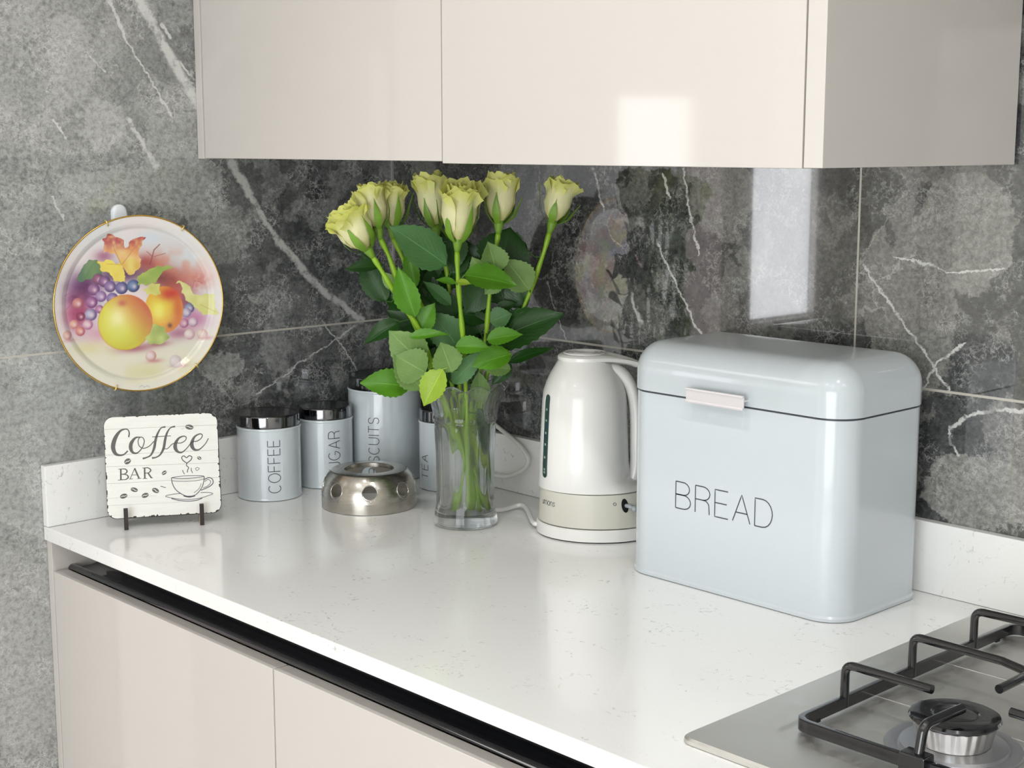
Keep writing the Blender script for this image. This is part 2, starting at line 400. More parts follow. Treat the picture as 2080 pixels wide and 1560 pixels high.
# foliage, petals
def leafmat(name, top, under, rough=.38):
    t = NT(name); uv = t.coord('UV'); sp = t.new('ShaderNodeSeparateXYZ'); t.link(uv, sp.inputs[0])
    a = t.math('ABSOLUTE', t.math('SUBTRACT', sp.outputs[0], .5))
    mid = t.ramp(a, .025, .008)
    ph = t.math('SUBTRACT', t.math('MULTIPLY', sp.outputs[1], 9), t.math('MULTIPLY', a, 9))
    fr = t.math('ABSOLUTE', t.math('SUBTRACT', t.math('FRACT', ph), .5))
    sv = t.ramp(fr, .07, .0, 0, .6)
    v = t.math('MAXIMUM', mid, sv)
    n = t.noise(t.coord(), 45, 4, .6)
    geo = t.new('ShaderNodeNewGeometry')
    ct = t.mix(n, tuple(x*.75 for x in top), tuple(min(1, x*1.25) for x in top))
    cu = t.mix(n, tuple(x*.88 for x in under), tuple(min(1, x*1.1) for x in under))
    col = t.mix(geo.outputs['Backfacing'], ct, cu)
    col = t.mix(t.math('MULTIPLY', v, .5), col, tuple(min(1, x*1.9+.02) for x in top))
    t.set(Base_Color=col, Roughness=rough)
    bp = t.new('ShaderNodeBump'); bp.inputs['Strength'].default_value = .35; bp.inputs['Distance'].default_value = .001
    t.link(t.math('SUBTRACT', n, v), bp.inputs['Height']); t.link(bp.outputs[0], t.b.inputs['Normal'])
    # a little light comes through
    tr = t.new('ShaderNodeBsdfTranslucent'); t.link(col, tr.inputs[0]); ms = t.new('ShaderNodeMixShader'); ms.inputs[0].default_value = .22
    t.link(t.b.outputs[0], ms.inputs[1]); t.link(tr.outputs[0], ms.inputs[2]); t.link(ms.outputs[0], t.n['Material Output'].inputs[0])
    return t.m
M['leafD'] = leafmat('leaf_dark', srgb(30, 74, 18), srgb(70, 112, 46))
M['leafM'] = leafmat('leaf_mid', srgb(84, 142, 26), srgb(126, 160, 70))
M['leafP'] = leafmat('leaf_underside', srgb(118, 152, 82), srgb(98, 138, 74), .5)
M['leafG'] = leafmat('leaf_dusty', srgb(78, 124, 70), srgb(96, 138, 84), .5)
M['leafL'] = leafmat('leaf_lime', srgb(152, 184, 52), srgb(160, 188, 84))
M['stem'] = plain('rose_stem', srgb(130, 172, 30), .4, var=.18, scale=30)
M['sepal'] = plain('rose_sepal', srgb(112, 152, 44), .45, var=.2, scale=30)
def petalmat():
    t = NT('rose_petal'); uv = t.coord('UV'); sp = t.new('ShaderNodeSeparateXYZ'); t.link(uv, sp.inputs[0])
    n = t.noise(t.coord(), 60, 4, .6); e = t.math('ADD', sp.outputs[1], t.math('MULTIPLY', t.math('SUBTRACT', n, .5), .3))
    col = t.mix(t.ramp(e, .0, .45), srgb(234, 232, 158), srgb(246, 244, 196))
    col = t.mix(t.ramp(e, .62, 1.05, 0, .9), col, srgb(230, 234, 124))
    t.set(Base_Color=col, Roughness=.5)
    bp = t.new('ShaderNodeBump'); bp.inputs['Strength'].default_value = .25; bp.inputs['Distance'].default_value = .0015
    t.link(t.noise(uv, 14, 3), bp.inputs['Height']); t.link(bp.outputs[0], t.b.inputs['Normal'])
    tr = t.new('ShaderNodeBsdfTranslucent'); t.link(col, tr.inputs[0]); ms = t.new('ShaderNodeMixShader'); ms.inputs[0].default_value = .3
    t.link(t.b.outputs[0], ms.inputs[1]); t.link(tr.outputs[0], ms.inputs[2]); t.link(ms.outputs[0], t.n['Material Output'].inputs[0])
    return t.m
M['petal'] = petalmat()
def glassmat(name, rgb, ior, rough=0.0, clear=.0):
    t = NT(name); n = t.noise(t.coord(), 20, 2)
    t.set(Base_Color=t.mix(n, rgb, tuple(x*.99 for x in rgb)), Roughness=rough, IOR=ior, Transmission_Weight=1.0)
    if clear:
        tp = t.new('ShaderNodeBsdfTransparent'); tp.inputs[0].default_value = tuple(rgb)+(1,); ms = t.new('ShaderNodeMixShader'); ms.inputs[0].default_value = clear
        t.link(t.b.outputs[0], ms.inputs[1]); t.link(tp.outputs[0], ms.inputs[2]); t.link(ms.outputs[0], t.n['Material Output'].inputs[0])
    return t.m
M['glass'] = glassmat('clear_glass', (.985, .995, .988), 1.45, clear=.15)
M['water'] = glassmat('water', (.985, .995, .985), 1.33, clear=.1)
def signwood():
    t = NT('worn_white_boards'); p = t.coord()
    mp = t.new('ShaderNodeMapping'); t.link(p, mp.inputs[0]); mp.inputs['Scale'].default_value = (4, 4, 40)
    n = t.noise(mp.outputs[0], 7, 5, .65); g = t.noise(p, 90, 4, .7)
    col = t.mix(n, srgb(222, 221, 214), srgb(240, 240, 236)); col = t.mix(t.ramp(g, .66, .74, 0, .35), col, srgb(150, 150, 144))
    t.set(Base_Color=col, Roughness=.45); return t.m
M['signwood'] = signwood()
def paintmat():
    t = NT('painted_porcelain'); a = t.new('ShaderNodeVertexColor'); a.layer_name = 'art'
    n = t.noise(t.coord(), 180, 3, .6); c = t.mix(t.math('MULTIPLY', n, .06), a.outputs[0], (.9, .88, .84))
    t.set(Base_Color=c, Roughness=.15); t.b.inputs['Coat Weight'].default_value = .8; t.b.inputs['Coat Roughness'].default_value = .04
    return t.m
M['paint'] = paintmat()

# ------------------------------------------------------------------ the setting
ZF, ZC = -0.90, 1.50
YM = -0.723                       # the marble on the left wall stops here
def slab(name, a, b, m, **kw):
    bm = bmesh.new(); box(bm, a, b, **kw); return tag(mk(name, bm, m), kind='structure')
slab('wall_left', (-.10, YM, ZF), (0, 0.0, ZC), M['marbleL'])
slab('wall_back', (-.10, 0, ZF), (3.7, .1, ZC), M['marbleB'])
bm = bmesh.new(); box(bm, (0.0, -.0032, .087), (.0045, 0.0, ZC)); tag(mk('trim_1', bm, plain('corner_sealant', srgb(150, 146, 144), .5)), kind='structure')
slab('floor', (-1.6, -3.6, ZF-.1), (3.7, 0.0, ZF), M['floor'])
slab('ceiling', (-1.6, -3.6, ZC), (3.7, .1, ZC+.1), M['white_paint'])
slab('wall_right', (3.6, -3.6, ZF), (3.7, 0, ZC), M['cream_wall'])
slab('wall_front', (-1.6, -3.6, ZF), (3.6, -3.5, ZC), M['cream_wall'])
# beyond the marble: a door case and the doorway to the hall
slab('trim_2', (-.10, YM-.12, ZF), (.012, YM, ZC), M['pinkish'], bev=.004)
slab('wall_hall', (-1.6, -3.5, ZF), (-1.5, 0.0, ZC), M['cream_wall'])
slab('wall_left_front', (-.10, -3.5, ZF), (0, -1.75, ZC), M['cream_wall'])

for k, (a, b) in enumerate((((-1.5, -3.295, -.17), (-1.45, -3.245, .73)), ((-1.5, -2.845, -.17), (-1.45, -2.795, .73)), ((-1.5, -3.245, -.17), (-1.45, -2.845, -.13)), ((-1.5, -3.245, .69), (-1.45, -2.845, .73)))):
    slab('trim_%d' % (3+k), a, b, M['white_paint'], bev=.004)
# ------------------------------------------------------------------ worktop and upstands
D, TW, HU, TU = .63, .020, .0867, .0136
def edgebox(a, b, bev=.0015): bm = bmesh.new(); box(bm, a, b, bev); return bm
HX0, HX1, HY0, HY1 = 1.100, 1.680, -.568, -.050
tag(mk('worktop', edgebox((.0005, -D, -TW), (2.6, -.0005, 0), .0018), M['quartz'], smooth=30),
    'white quartz worktop with fine grey veining running into the corner', 'worktop')
tag(mk('upstand', edgebox((.0005, -D, .0002), (TU, -.0005, HU)), M['quartz'], smooth=30),
    'white quartz upstand along the left marble wall behind the coffee sign', 'upstand')
tag(mk('upstand', edgebox((TU+.0004, -TU, .0002), (2.6, -.0005, HU)), M['quartz'], smooth=30),
    'white quartz upstand along the back marble wall behind the kettle and bread bin', 'upstand')

# ------------------------------------------------------------------ base cabinets
YD, ZD = -.6262, -.0628
xs = [(.0165, .5505), (.5530, 1.0500), (1.0525, 1.6500)]
lab = ['gloss cashmere base cabinet in the left corner below the coffee sign', 'gloss cashmere base cabinet right of the first, below the worktop edge',
       'gloss cashmere base cabinet under the gas hob']
for (x0, x1), l in zip(xs, lab):
    e = tag(empty('base_cabinet', ((x0+x1)/2, -.3, ZF)), l, 'cabinet', 'handleless base cabinets')
    bm = bmesh.new(); box(bm, (x0, -.541, -.78), (x1, -.02, -.0205)); mk('carcass', bm, M['carcass'], e)
    bm = bmesh.new(); box(bm, (x0+.0005, -.604, -.78), (x1-.0005, -.5415, -.078)); mk('face_frame', bm, M['carcass'], e)
    bm = bmesh.new(); box(bm, (x0, YD, -.78), (x1, YD+.021, ZD), .0012); mk('door', bm, M['cab'], e, smooth=30)
    bm = bmesh.new(); box(bm, (x0, -.55, ZF+.0005), (x1, -.53, -.781)); mk('plinth', bm, M['cab'], e)
bm = bmesh.new(); box(bm, (.0005, YD, ZF+.001), (.0145, -.02, -.0205), .001)
tag(mk('end_panel', bm, M['cab'], smooth=30), 'narrow cashmere filler panel between the left wall and the base cabinet', 'panel')
# black handle rail: a J-shaped channel swept along x
prof = [(-.5450, -.0215), (-.5450, -.040)] + [(-.5690+.0240*math.cos(a), -.040-.024*math.sin(a)) for a in [math.pi/2*k/8 for k in range(1, 9)]] + [(-.578, -.0640), (-.5850, -.0640)] + [(-.5965-.0075*math.cos(a), -.0655+.0080*math.sin(a)) for a in [math.pi*(1-k/8) for k in range(1, 8)]][::1]
bm = bmesh.new(); th = .0012
R0 = [[Vector((x, y, z)) for y, z in prof]+[Vector((x, y+.0008, z-th)) for y, z in prof[::-1]] for x in (.0150, 1.0, 2.0)]
loft(bm, R0); tag(mk('handle_rail', bm, M['rail'], smooth=40), 'long black channel handle rail under the worktop front edge', 'handle rail')

# ------------------------------------------------------------------ wall cabinets
HC, DC, XR = .5038, .3631, 1.0916
XJ = .5457
def wallcab(x0, x1, zb, l, yoff=0.0, side=None):
    e = tag(empty('wall_cabinet', ((x0+x1)/2, -.17, zb)), l, 'cabinet', 'gloss wall cabinets')
    bm = bmesh.new(); box(bm, (x0+.001, -DC+.022, zb+.004), (x1-.001, -.0008, 1.22)); mk('carcass', bm, M['carcass'], e)
    bm = bmesh.new(); box(bm, (x0, -DC+yoff, zb), (x1, -DC+.020+yoff, 1.22), .0010); mk('door', bm, M['cab'], e, smooth=30)
    return e
wallcab(.0180, XJ-.0015, HC+.0010, 'narrower gloss cashmere wall cabinet above the roses, next to the left wall', .0015)
wallcab(XJ+.0015, 1.0675, HC-.0015, 'wider gloss cashmere wall cabinet above the kettle and bread bin')
bm = bmesh.new(); box(bm, (.0008, -DC, HC), (.0165, -.0008, 1.22), .0008)
tag(mk('filler_panel', bm, M['cab'], smooth=30), 'slim cashmere filler strip between left wall and wall cabinet', 'panel')
bm = bmesh.new(); box(bm, (1.0700, -DC-.001, HC-.001), (XR, -.004, 1.22), .0010)
tag(mk('end_panel', bm, M['cab'], smooth=30), 'cashmere end panel closing the right side of the wall cabinets', 'panel')

# ------------------------------------------------------------------ bread bin
BX0, BX1, BY0, BY1, BZ = .6970, 1.0145, -.1980, -.0208, .229
bcx, bcy, bhx, bhy, br = (BX0+BX1)/2, (BY0+BY1)/2, (BX1-BX0)/2, (BY1-BY0)/2, .037
e = tag(empty('bread_bin', (bcx, bcy, 0)), 'pale blue-white metal bread bin lettered BREAD, right of the kettle', 'bread bin')
bm = bmesh.new()
R_ = [rrect(bcx, bcy, bhx-.002, bhy-.002, br-.002, .0006, 12), rrect(bcx, bcy, bhx+.0015, bhy+.0015, br+.0015, .001, 12), rrect(bcx, bcy, bhx+.0018, bhy+.0018, br+.0018, .0045, 12),
      rrect(bcx, bcy, bhx, bhy, br, .0070, 12), rrect(bcx, bcy, bhx, bhy, br, .12, 12), rrect(bcx, bcy, bhx, bhy, br, BZ-.0012, 12), rrect(bcx, bcy, bhx-.003, bhy-.003, br-.003, BZ-.0008, 12)]
loft(bm, R_); mk('body', bm, M['bin'], e, smooth=35)
bm = bmesh.new(); loft(bm, [rrect(bcx, bcy, bhx-.002, bhy-.002, br-.002, BZ-.001, 12), rrect(bcx, bcy, bhx-.002, bhy-.002, br-.002, BZ+.0012, 12)]); mk('seam', bm, M['ink'], e)
RF = .036; ZT = .2895
R_ = [rrect(bcx, bcy, bhx-.001, bhy-.001, br, BZ+.0010, 12), rrect(bcx, bcy, bhx+.0012, bhy+.0012, br+.001, BZ+.0014, 12), rrect(bcx, bcy, bhx+.0012, bhy+.0012, br+.001, BZ+.006, 12)]
for k in range(0, 11):
    a = math.pi/2*k/10; i = RF*(1-math.cos(a))-.0012; R_.append(rrect(bcx, bcy, bhx-i, bhy-i, max(br-i, .004), ZT-RF+RF*math.sin(a), 12))
for i in (.045, .07): R_.append(rrect(bcx, bcy, bhx-i, bhy-i, .010 if i < .06 else .006, ZT+.0006, 12))
bm = bmesh.new(); loft(bm, R_); ld = mk('lid', bm, M['bin'], e, smooth=50)
hl = ony(1394, 800, BY0-.012); hr = ony(1511, 822, BY0-.012); hz = (hl.z+hr.z)/2
bm = bmesh.new()
box(bm, (hl.x, BY0-.013, hz-.0075), (hr.x, BY0-.011, hz+.0085), .0006); box(bm, (hl.x, BY0-.015, hz-.0085), (hr.x, BY0-.011, hz-.0045), .0012); box(bm, (hl.x, BY0-.015, hz+.0060), (hr.x, BY0-.011, hz+.0090), .0010)
box(bm, (hl.x+.002, BY0-.0115, hz+.001), (hr.x-.002, BY0-.0002, hz+.003))
mk('handle', bm, plain('satin_aluminium', srgb(232, 229, 232), .35, metal=.6), ld, smooth=30)['label'] = 'satin aluminium bar handle'
tl = ony(1372, 976, BY0); br_ = ony(1568, 1067, BY0)
bm = bmesh.new(); ch = .0325; L = (br_.x-tl.x)
f = lambda x, y, o: Vector((tl.x+.001+x, BY0-o, tl.z-ch-.0005+y))
wl = word(bmesh.new(), 'BREAD', 1, .01, lambda x, y, o: Vector((x, y, 0)), 0, gap=.2)
word(bm, 'BREAD', ch, .0014, f, .0002, gap=.2, sx=1+(L/ch-wl)/(wl-.8)); mk('lettering', bm, M['ink'], e)

# ------------------------------------------------------------------ canisters
def canister(loc, r, h, lidh, txt, ang, ch, z0, label, gap=.28):
    e = tag(empty('canister', (loc[0], loc[1], 0)), label, 'canister', 'labelled kitchen canisters')
    zb = h-lidh
    bm = bmesh.new(); lathe(bm, loc, [(r-.002, .0005), (r-.0005, .001), (r-.0002, .003), (r-.001, .005), (r-.001, zb-.005), (r-.0002, zb-.004), (r, zb-.0025), (r-.0006, zb-.0006), (r-.004, zb-.0005)], 80)
    mk('body', bm, M['enamel'], e, smooth=40)
    bm = bmesh.new(); lathe(bm, loc, [(r-.004, zb-.0003), (r-.0015, zb), (r-.0012, zb+.002), (r-.0014, h-.003), (r-.0022, h-.0012), (r-.004, h-.0004), (r-.007, h-.0010), (r-.010, h-.0014), (.001, h-.0014)], 80)
    mk('lid', bm, M['lid_steel'], e, smooth=60)['label'] = 'polished steel lid'
    bm = bmesh.new()
    def f(x, y, o):        # x runs up the tin, y to the left round it
        a = YAW+math.pi + math.radians(ang) - (y-ch/2)/r
        rr = r-.001+o; return Vector((loc[0]+rr*math.cos(a), loc[1]+rr*math.sin(a), z0+x))
    word(bm, txt, ch, .0011, f, .00025, gap=gap); mk('lettering', bm, M['ink'], e)
    return e
canister((.0602, -.2933), .0485, .1285, .0185, 'COFFEE', 18, .0185, .0135, 'round pale canister lettered COFFEE, leftmost of the four with steel lids', .17)
canister((.0546, -.1846), .0435, .1255, .0180, 'SUGAR', 26, .019, .0150, 'round pale canister lettered SUGAR, between the coffee and biscuit tins', .2)
canister((.0740, -.0810), .0592, .1655, .0200, 'BISCUITS', -13, .0175, .0135, 'tallest and widest pale canister, lettered BISCUITS, behind the steel warmer', .2)
canister((.2000, -.062), .0420, .1250, .0185, 'TEA', -50, .016, .0180, 'pale canister lettered TEA, half hidden behind the glass vase')

# ------------------------------------------------------------------ teapot warmer
wc = (.2130, -.2220); WR = .0700
def bool_cut(o, cutter):
    md = o.modifiers.new('cut', 'BOOLEAN'); md.operation = 'DIFFERENCE'; md.object = cutter; md.solver = 'EXACT'
    dg = bpy.context.evaluated_depsgraph_get(); dg.update(); me = bpy.data.meshes.new_from_object(o.evaluated_get(dg))
    o.modifiers.remove(md); o.data = me; bpy.data.objects.remove(cutter)
e = tag(empty('teapot_warmer', (wc[0], wc[1], 0)), 'round brushed steel teapot warmer with circular holes, in front of the canisters', 'teapot warmer')
outer = [(WR, .0008), (WR+.0002, .016), (WR-.0008, .027), (WR-.0038, .038), (WR-.0085, .0475), (WR-.013, .0530), (WR-.0160, .0548)]
inner = [(.0375, .0552), (.0365, .0545), (.0360, .049)]
th = .0011
prof = outer+inner+[(.0371, .049), (.0375, .0532), (WR-.0170, .0537), (WR-.0140, .0520), (WR-.0096, .0468), (WR-.0050, .0374), (WR-.0020, .0267), (WR-th, .016), (WR-th, .0008)]
bm = bmesh.new(); lathe(bm, wc, prof, 96, loop=True); o = mk('shell', bm, M['brushed'], None, smooth=40)
bm = bmesh.new(); hole_a = [YAW+math.pi+math.radians(6+45*k) for k in range(8)]
for a in hole_a:
    d = Vector((math.cos(a), math.sin(a), .30)).normalized(); s = Vector((-math.sin(a), math.cos(a), 0)); u = d.cross(s)
    c = Vector((wc[0], wc[1], .0310)); r0, r1 = c+Vector((math.cos(a), math.sin(a), 0))*.045-Vector((0, 0, .0035)), c+Vector((math.cos(a), math.sin(a), 0))*.09+Vector((0, 0, .009))
    loft(bm, [[p+s*(.0108*math.cos(q))+u*(.0108*math.sin(q)) for q in [2*math.pi*k/28 for k in range(28)]] for p in (r0, r1)])
bmesh.ops.recalc_face_normals(bm, faces=bm.faces[:])
me = bpy.data.meshes.new('cut'); bm.to_mesh(me); bm.free(); cut = bpy.data.objects.new('cut', me); COL.objects.link(cut)
bool_cut(o, cut); o.parent = e; o.data.transform(world_of(e).inverted())
for p in o.data.polygons: p.use_smooth = True
o.data.set_sharp_from_angle(angle=math.radians(40))
for a in hole_a:
    d = Vector((math.cos(a), math.sin(a), .42)).normalized(); s = Vector((-math.sin(a), math.cos(a), 0)); u = d.cross(s); pts = []
    for q in [2*math.pi*k/32 for k in range(32)]:
        zz = .0318+.0112*math.sin(q)
        # radius of the outer shell at that height
        rr = np.interp(zz, [z for _, z in outer], [r for r, _ in outer]); aa = a+.0112*math.cos(q)/rr
        pts.append(Vector((wc[0]+(rr+.0002)*math.cos(aa), wc[1]+(rr+.0002)*math.sin(aa), zz)))
    bm = bmesh.new(); tube(bm, pts, .0007, 6, closed=True); mk('hole_rim', bm, M['chrome'], e, smooth=True)

# ------------------------------------------------------------------ hob
e = tag(empty('gas_hob', ((HX0+HX1)/2, (HY0+HY1)/2, 0)), 'brushed stainless steel gas hob set into the worktop at the lower right', 'hob')
hcx, hcy, hhx, hhy = (HX0+HX1)/2, (HY0+HY1)/2, (HX1-HX0)/2, (HY1-HY0)/2
bm = bmesh.new()
loft(bm, [rrect(hcx, hcy, hhx-.001, hhy-.001, .013, .0003), rrect(hcx, hcy, hhx, hhy, .014, .0012), rrect(hcx, hcy, hhx-.0005, hhy-.0005, .0135, .0042), rrect(hcx, hcy, hhx-.003, hhy-.003, .012, .0062),
          rrect(hcx, hcy, hhx-.052, hhy-.060, .02, .0062), rrect(hcx, hcy, hhx-.056, hhy-.064, .018, .0040)], cap0=True, cap1=True)
mk('top_plate', bm, M['hob'], e, smooth=35)
def ring(bm, c, prof, n=48): lathe(bm, c, prof, n, cap0=True, cap1=True)
bm = bmesh.new()
for yy in (-.345, -.215): box(bm, (1.158, yy-.008, .0036), (1.62, yy+.008, .0047), .0007)
mk('pressed_ribs', bm, M['hob'], e, smooth=30)
def burner(cx, cy, s):
    c = (cx, cy); t = .0042
    bm = bmesh.new(); lathe(bm, c, [(.060*s, t), (.0585*s, t+.0012), (.050*s, t+.0010), (.0475*s, t+.0002), (.0465*s, t+.0030), (.034*s, t+.0042), (.033*s, t+.0042), (.001, t+.0042)], 64)
    b = mk('burner_bowl', bm, M['alu_matt'], e, smooth=40)
    bm = bmesh.new(); n = 96; prof_ = [(.031*s, t+.0045), (.0325*s, t+.010), (.0360*s, t+.0235), (.0345*s, t+.0245)]
    rings = []
    for r, z in prof_:
        rings.append([Vector((cx+(r+(.0004 if k % 4 < 2 else -.0006)*(1 if z > t+.006 else 0))*math.cos(2*math.pi*k/n), cy+(r+(.0004 if k % 4 < 2 else -.0006)*(1 if z > t+.006 else 0))*math.sin(2*math.pi*k/n), z)) for k in range(n)])
    loft(bm, rings); mk('burner_head', bm, M['alu'], e, smooth=30)
    z = t+.0248
    bm = bmesh.new(); lathe(bm, c, [(.034*s, z), (.0385*s, z+.0004), (.0398*s, z+.0022), (.0385*s, z+.0046), (.0350*s, z+.0056), (.021*s, z+.0056), (.0200*s, z+.0044), (.0190*s, z+.0044), (.0180*s, z+.0050), (.001, z+.0050)], 64)
    mk('burner_cap', bm, M['black_enamel'], e, smooth=40)['label'] = 'black enamel burner cap'
BC = (1.2790, -.4070)
burner(*BC, 1.0); burner(1.2790, -.170, .82)
ZS = .0060
e2 = tag(empty('pan_support', (1.29, -.31, ZS)), 'black enamelled wire pan support standing on the steel hob', 'pan support')
fx0, fx1, fy0, fy1 = 1.166, 1.392, -.4835, -.095
sq = [(-1, -1), (-.6, -1.12), (.6, -1.12), (1, -1), (1.0, 1), (.6, 1.12), (-.6, 1.12), (-1, 1)]
bm = bmesh.new()
path = fillet([(fx0, fy0, .0135), (fx1, fy0, .0135), (fx1, fy1, .0135), (fx0, fy1, .0135)], .016, 6, closed=True)
tube(bm, path, .0042, closed=True, sq=[(a*.8, b*1.25) for a, b in sq], upv=(0, 0, 1))
mk('frame', bm, M['black_enamel'], e2, smooth=35)
HT = .0600
def finger(pts, rr=.0042, fr=.010):
    bm = bmesh.new(); tube(bm, fillet(pts, fr, 6), rr, 12); mk('finger', bm, M['black_enamel'], e2, smooth=50)
def P_(u, v, z): return onz(u, v, z)
xa = fx0
HTt = .050
a1 = (xa, -.408); a2 = (xa, -.293); a3 = (xa, -.176)
finger([(a1[0], a1[1], .009), (a1[0], a1[1], HTt), (1.2560, -.4075, HTt)])
finger([(a2[0], a2[1], .009), (a2[0], a2[1], HTt), (1.262, -.2950, HTt), (1.300, -.3060, HTt-.001), (fx1, -.3060, HTt-.001), (fx1, -.3060, .009)])
finger([(a3[0], a3[1], .009), (a3[0], a3[1], HTt), (1.245, -.1720, HTt)])
finger([(1.2960, -.3060, HTt), (1.2960, -.3640, HTt)], .0042)
finger([(1.2960, -.3060, HTt), (1.2960, -.2300, HTt)], .0042)
finger([(1.2900, fy0, .018), (1.2905, fy0+.006, .047), (1.2935, -.4220, .0470)], .0044)
finger([(fx1, -.4070, .009), (fx1, -.4070, HTt), (1.3300, -.4060, HTt)])
finger([(fx1, -.176, .009), (fx1, -.176, HTt), (1.3150, -.172, HTt)])
finger([(1.2885, fy1, .009), (1.2885, fy1, HTt), (1.2885, -.125, HTt)])
bm = bmesh.new(); box(bm, (1.2760, fy0-.009, .0064), (1.3010, fy0+.008, .024), .002)
mk('foot_block', bm, M['black_enamel'], e2, smooth=30)
for x, y in ((fx0, fy0+.03), (fx0, fy1-.035), (fx1, fy0+.03), (fx1, fy1-.035)):
    bm = bmesh.new(); box(bm, (x-.0036, y-.004, .0062), (x+.0036, y+.004, .0105), .0006); mk('rubber_foot', bm, M['dark'], e2)

# ------------------------------------------------------------------ kettle and its base
KC = onz(1190, 1104); KC = Vector((KC.x, KC.y, 0))+NH*.067     # axis of the jug
ZK = lambda z: z if z < .066 else .066+(z-.066)*.933
def egg(z, a, b, sh, n=72):
    return [KC+RH*(sh+a*math.cos(2*math.pi*k/n))+NH*(b*math.sin(2*math.pi*k/n))+Vector((0, 0, ZK(z))) for k in range(n)]
eb = tag(empty('kettle_base', (KC.x, KC.y, 0)), 'white plastic power base under the electric kettle, cord trailing left', 'kettle base')
bm = bmesh.new(); loft(bm, [egg(.0006, .079, .066, .020), egg(.0018, .082, .069, .020), egg(.0020, .0845, .071, .020), egg(.0165, .0845, .071, .020), egg(.0180, .0830, .0695, .020)]); mk('body', bm, M['kettle'], eb, smooth=30)
bm = bmesh.new(); loft(bm, [egg(.0002, .082, .0685, .020), egg(.0017, .082, .0685, .020)]); mk('foot_ring', bm, M['dark'], eb)
ek = tag(empty('electric_kettle', (KC.x, KC.y, .0185)), 'white electric kettle with stone-coloured band, between the roses and bread bin', 'kettle')
Z0 = .0188
bm = bmesh.new(); loft(bm, [egg(Z0, .0805, .067, .020), egg(Z0+.0008, .0820, .0685, .020), egg(.040, .0800, .067, .0190), egg(.0620, .0770, .066, .0170), egg(.0645, .0760, .0655, .0165)]); mk('lower_band', bm, M['kettle_band'], ek, smooth=30)
# jug profile
def R3(z):
    return float(np.interp(z, [.060, .10, .15, .19, .205, .218, .230, .240, .248, .2525], [.0615, .0612, .0592, .0575, .0558, .0520, .0470, .0415, .0370, .0345]))
bm = bmesh.new(); zs = [.0655, .0660, .08, .10, .12, .15, .17, .19, .198, .205, .212, .218, .224, .230, .235, .240, .244, .248, .2515]
rings = []
for z in zs:
    r = R3(z); s = max(0, (.085-z)/.02); s = min(1, s)
    rings.append(egg(z, r*1.0+.0140*s**1.6, r*1.04, .013*s**1.6))
loft(bm, rings); mk('jug', bm, M['kettle'], ek, smooth=50)
bm = bmesh.new()
def lidring(z, r, ext, n=72):
    out = []
    for k in range(n):
        a = 2*math.pi*k/n; c, s = math.cos(a), math.sin(a); rx = r+(ext*max(0, c)**2.2)
        out.append(KC+RH*(rx*c+0.0)+NH*(r*1.0*s*(1-.35*max(0, c)**3*(ext > 0)))+Vector((0, 0, ZK(z)-.012*max(0, c)**6*(ext > 0))))
    return out
loft(bm, [lidring(.2500, .0345, .040), lidring(.2518, .0368, .045), lidring(.2562, .0366, .0460), lidring(.2590, .0335, .0420), lidring(.2605, .028, .034), lidring(.2608, .010, .010)]); mk('lid', bm, M['kettle'], ek, smooth=45)
bm = bmesh.new()
for r in (.014, .021, .028): tube(bm, [KC+RH*(r*math.cos(a))+NH*(r*math.sin(a))+Vector((0, 0, ZK(.2609))) for a in [2*math.pi*k/40 for k in range(40)]], .0008, 6, closed=True)
mk('lid_ridges', bm, M['kettle'], ek, smooth=True)
hp = [(.026, .2400), (.045, .2340), (.0590, .2180), (.0665, .1950), (.0695, .165), (.0700, .125), (.0700, .098), (.0670, .0800), (.0600, .0710), (.045, .0690)]
hp = cr([(a, 0, z) for a, z in hp], 6); n_ = len(hp)
bm = bmesh.new(); tube(bm, [KC+RH*p[0]-NH*.004+Vector((0, 0, ZK(p[2]))) for p in hp], [.0115+.0035*abs(2*i/(n_-1)-1)**3 for i in range(n_)], sq=[(.95*math.cos(2*math.pi*k/16)*1.25, .72*math.sin(2*math.pi*k/16)) for k in range(16)])
mk('handle', bm, M['kettle'], ek, smooth=True)
def onjug(ang, z, o):   # ang degrees right of the line of sight
    r = R3(z)+o; a = math.radians(ang); return KC+RH*(r*math.sin(a))-NH*((R3(z)*1.04+o)*math.cos(a))+Vector((0, 0, ZK(z)))
# gauge
bm = bmesh.new(); ga = -62; zt, zb_ = .2040, .0826; hw = 5.4; zs = [zb_]+[zb_+.006*(1-math.cos(a)) for a in (.4, .8, 1.2, 1.57)]+list(np.linspace(zb_+.012, zt-.012, 14))+[zt-.006*(1-math.cos(a)) for a in (1.57, 1.2, .8, .4)]+[zt]
rows = []
for z in zs:
    e_ = min(z-zb_, zt-z); k = math.sqrt(max(0, 1-(1-min(1, e_/.0055))**2)); k = max(k, .05)
    rows.append([onjug(ga+hw*k*s, z, .0006) for s in (-1, -.5, 0, .5, 1)])
loft(bm, rows, False, False, closed=False); g_ = mk('water_gauge', bm, M['gauge'], ek, smooth=True); g_['label'] = 'dark green water gauge strip'
bm = bmesh.new()
for z in (.1823, .1662, .1481, .1314, .1125, .0949, .0906):
    rr_ = [[onjug(ga+s, z+q, .0009) for s in (-1.9, 0, 1.9)] for q in (-.0016, .0016)]; loft(bm, rr_, False, False, closed=False)
mk('gauge_marks', bm, M['gauge_mark'], g_)
def onband(ang, z, o):
    a = math.radians(ang); k = float(np.interp(z, [.02, .04, .062], [.0820, .0800, .0770])); kb = float(np.interp(z, [.02, .04, .062], [.0685, .067, .066])); sh = float(np.interp(z, [.02, .04, .062], [.020, .019, .017]))
    return KC+RH*(sh+(k+o)*math.sin(a))-NH*((kb+o)*math.cos(a))+Vector((0, 0, z))
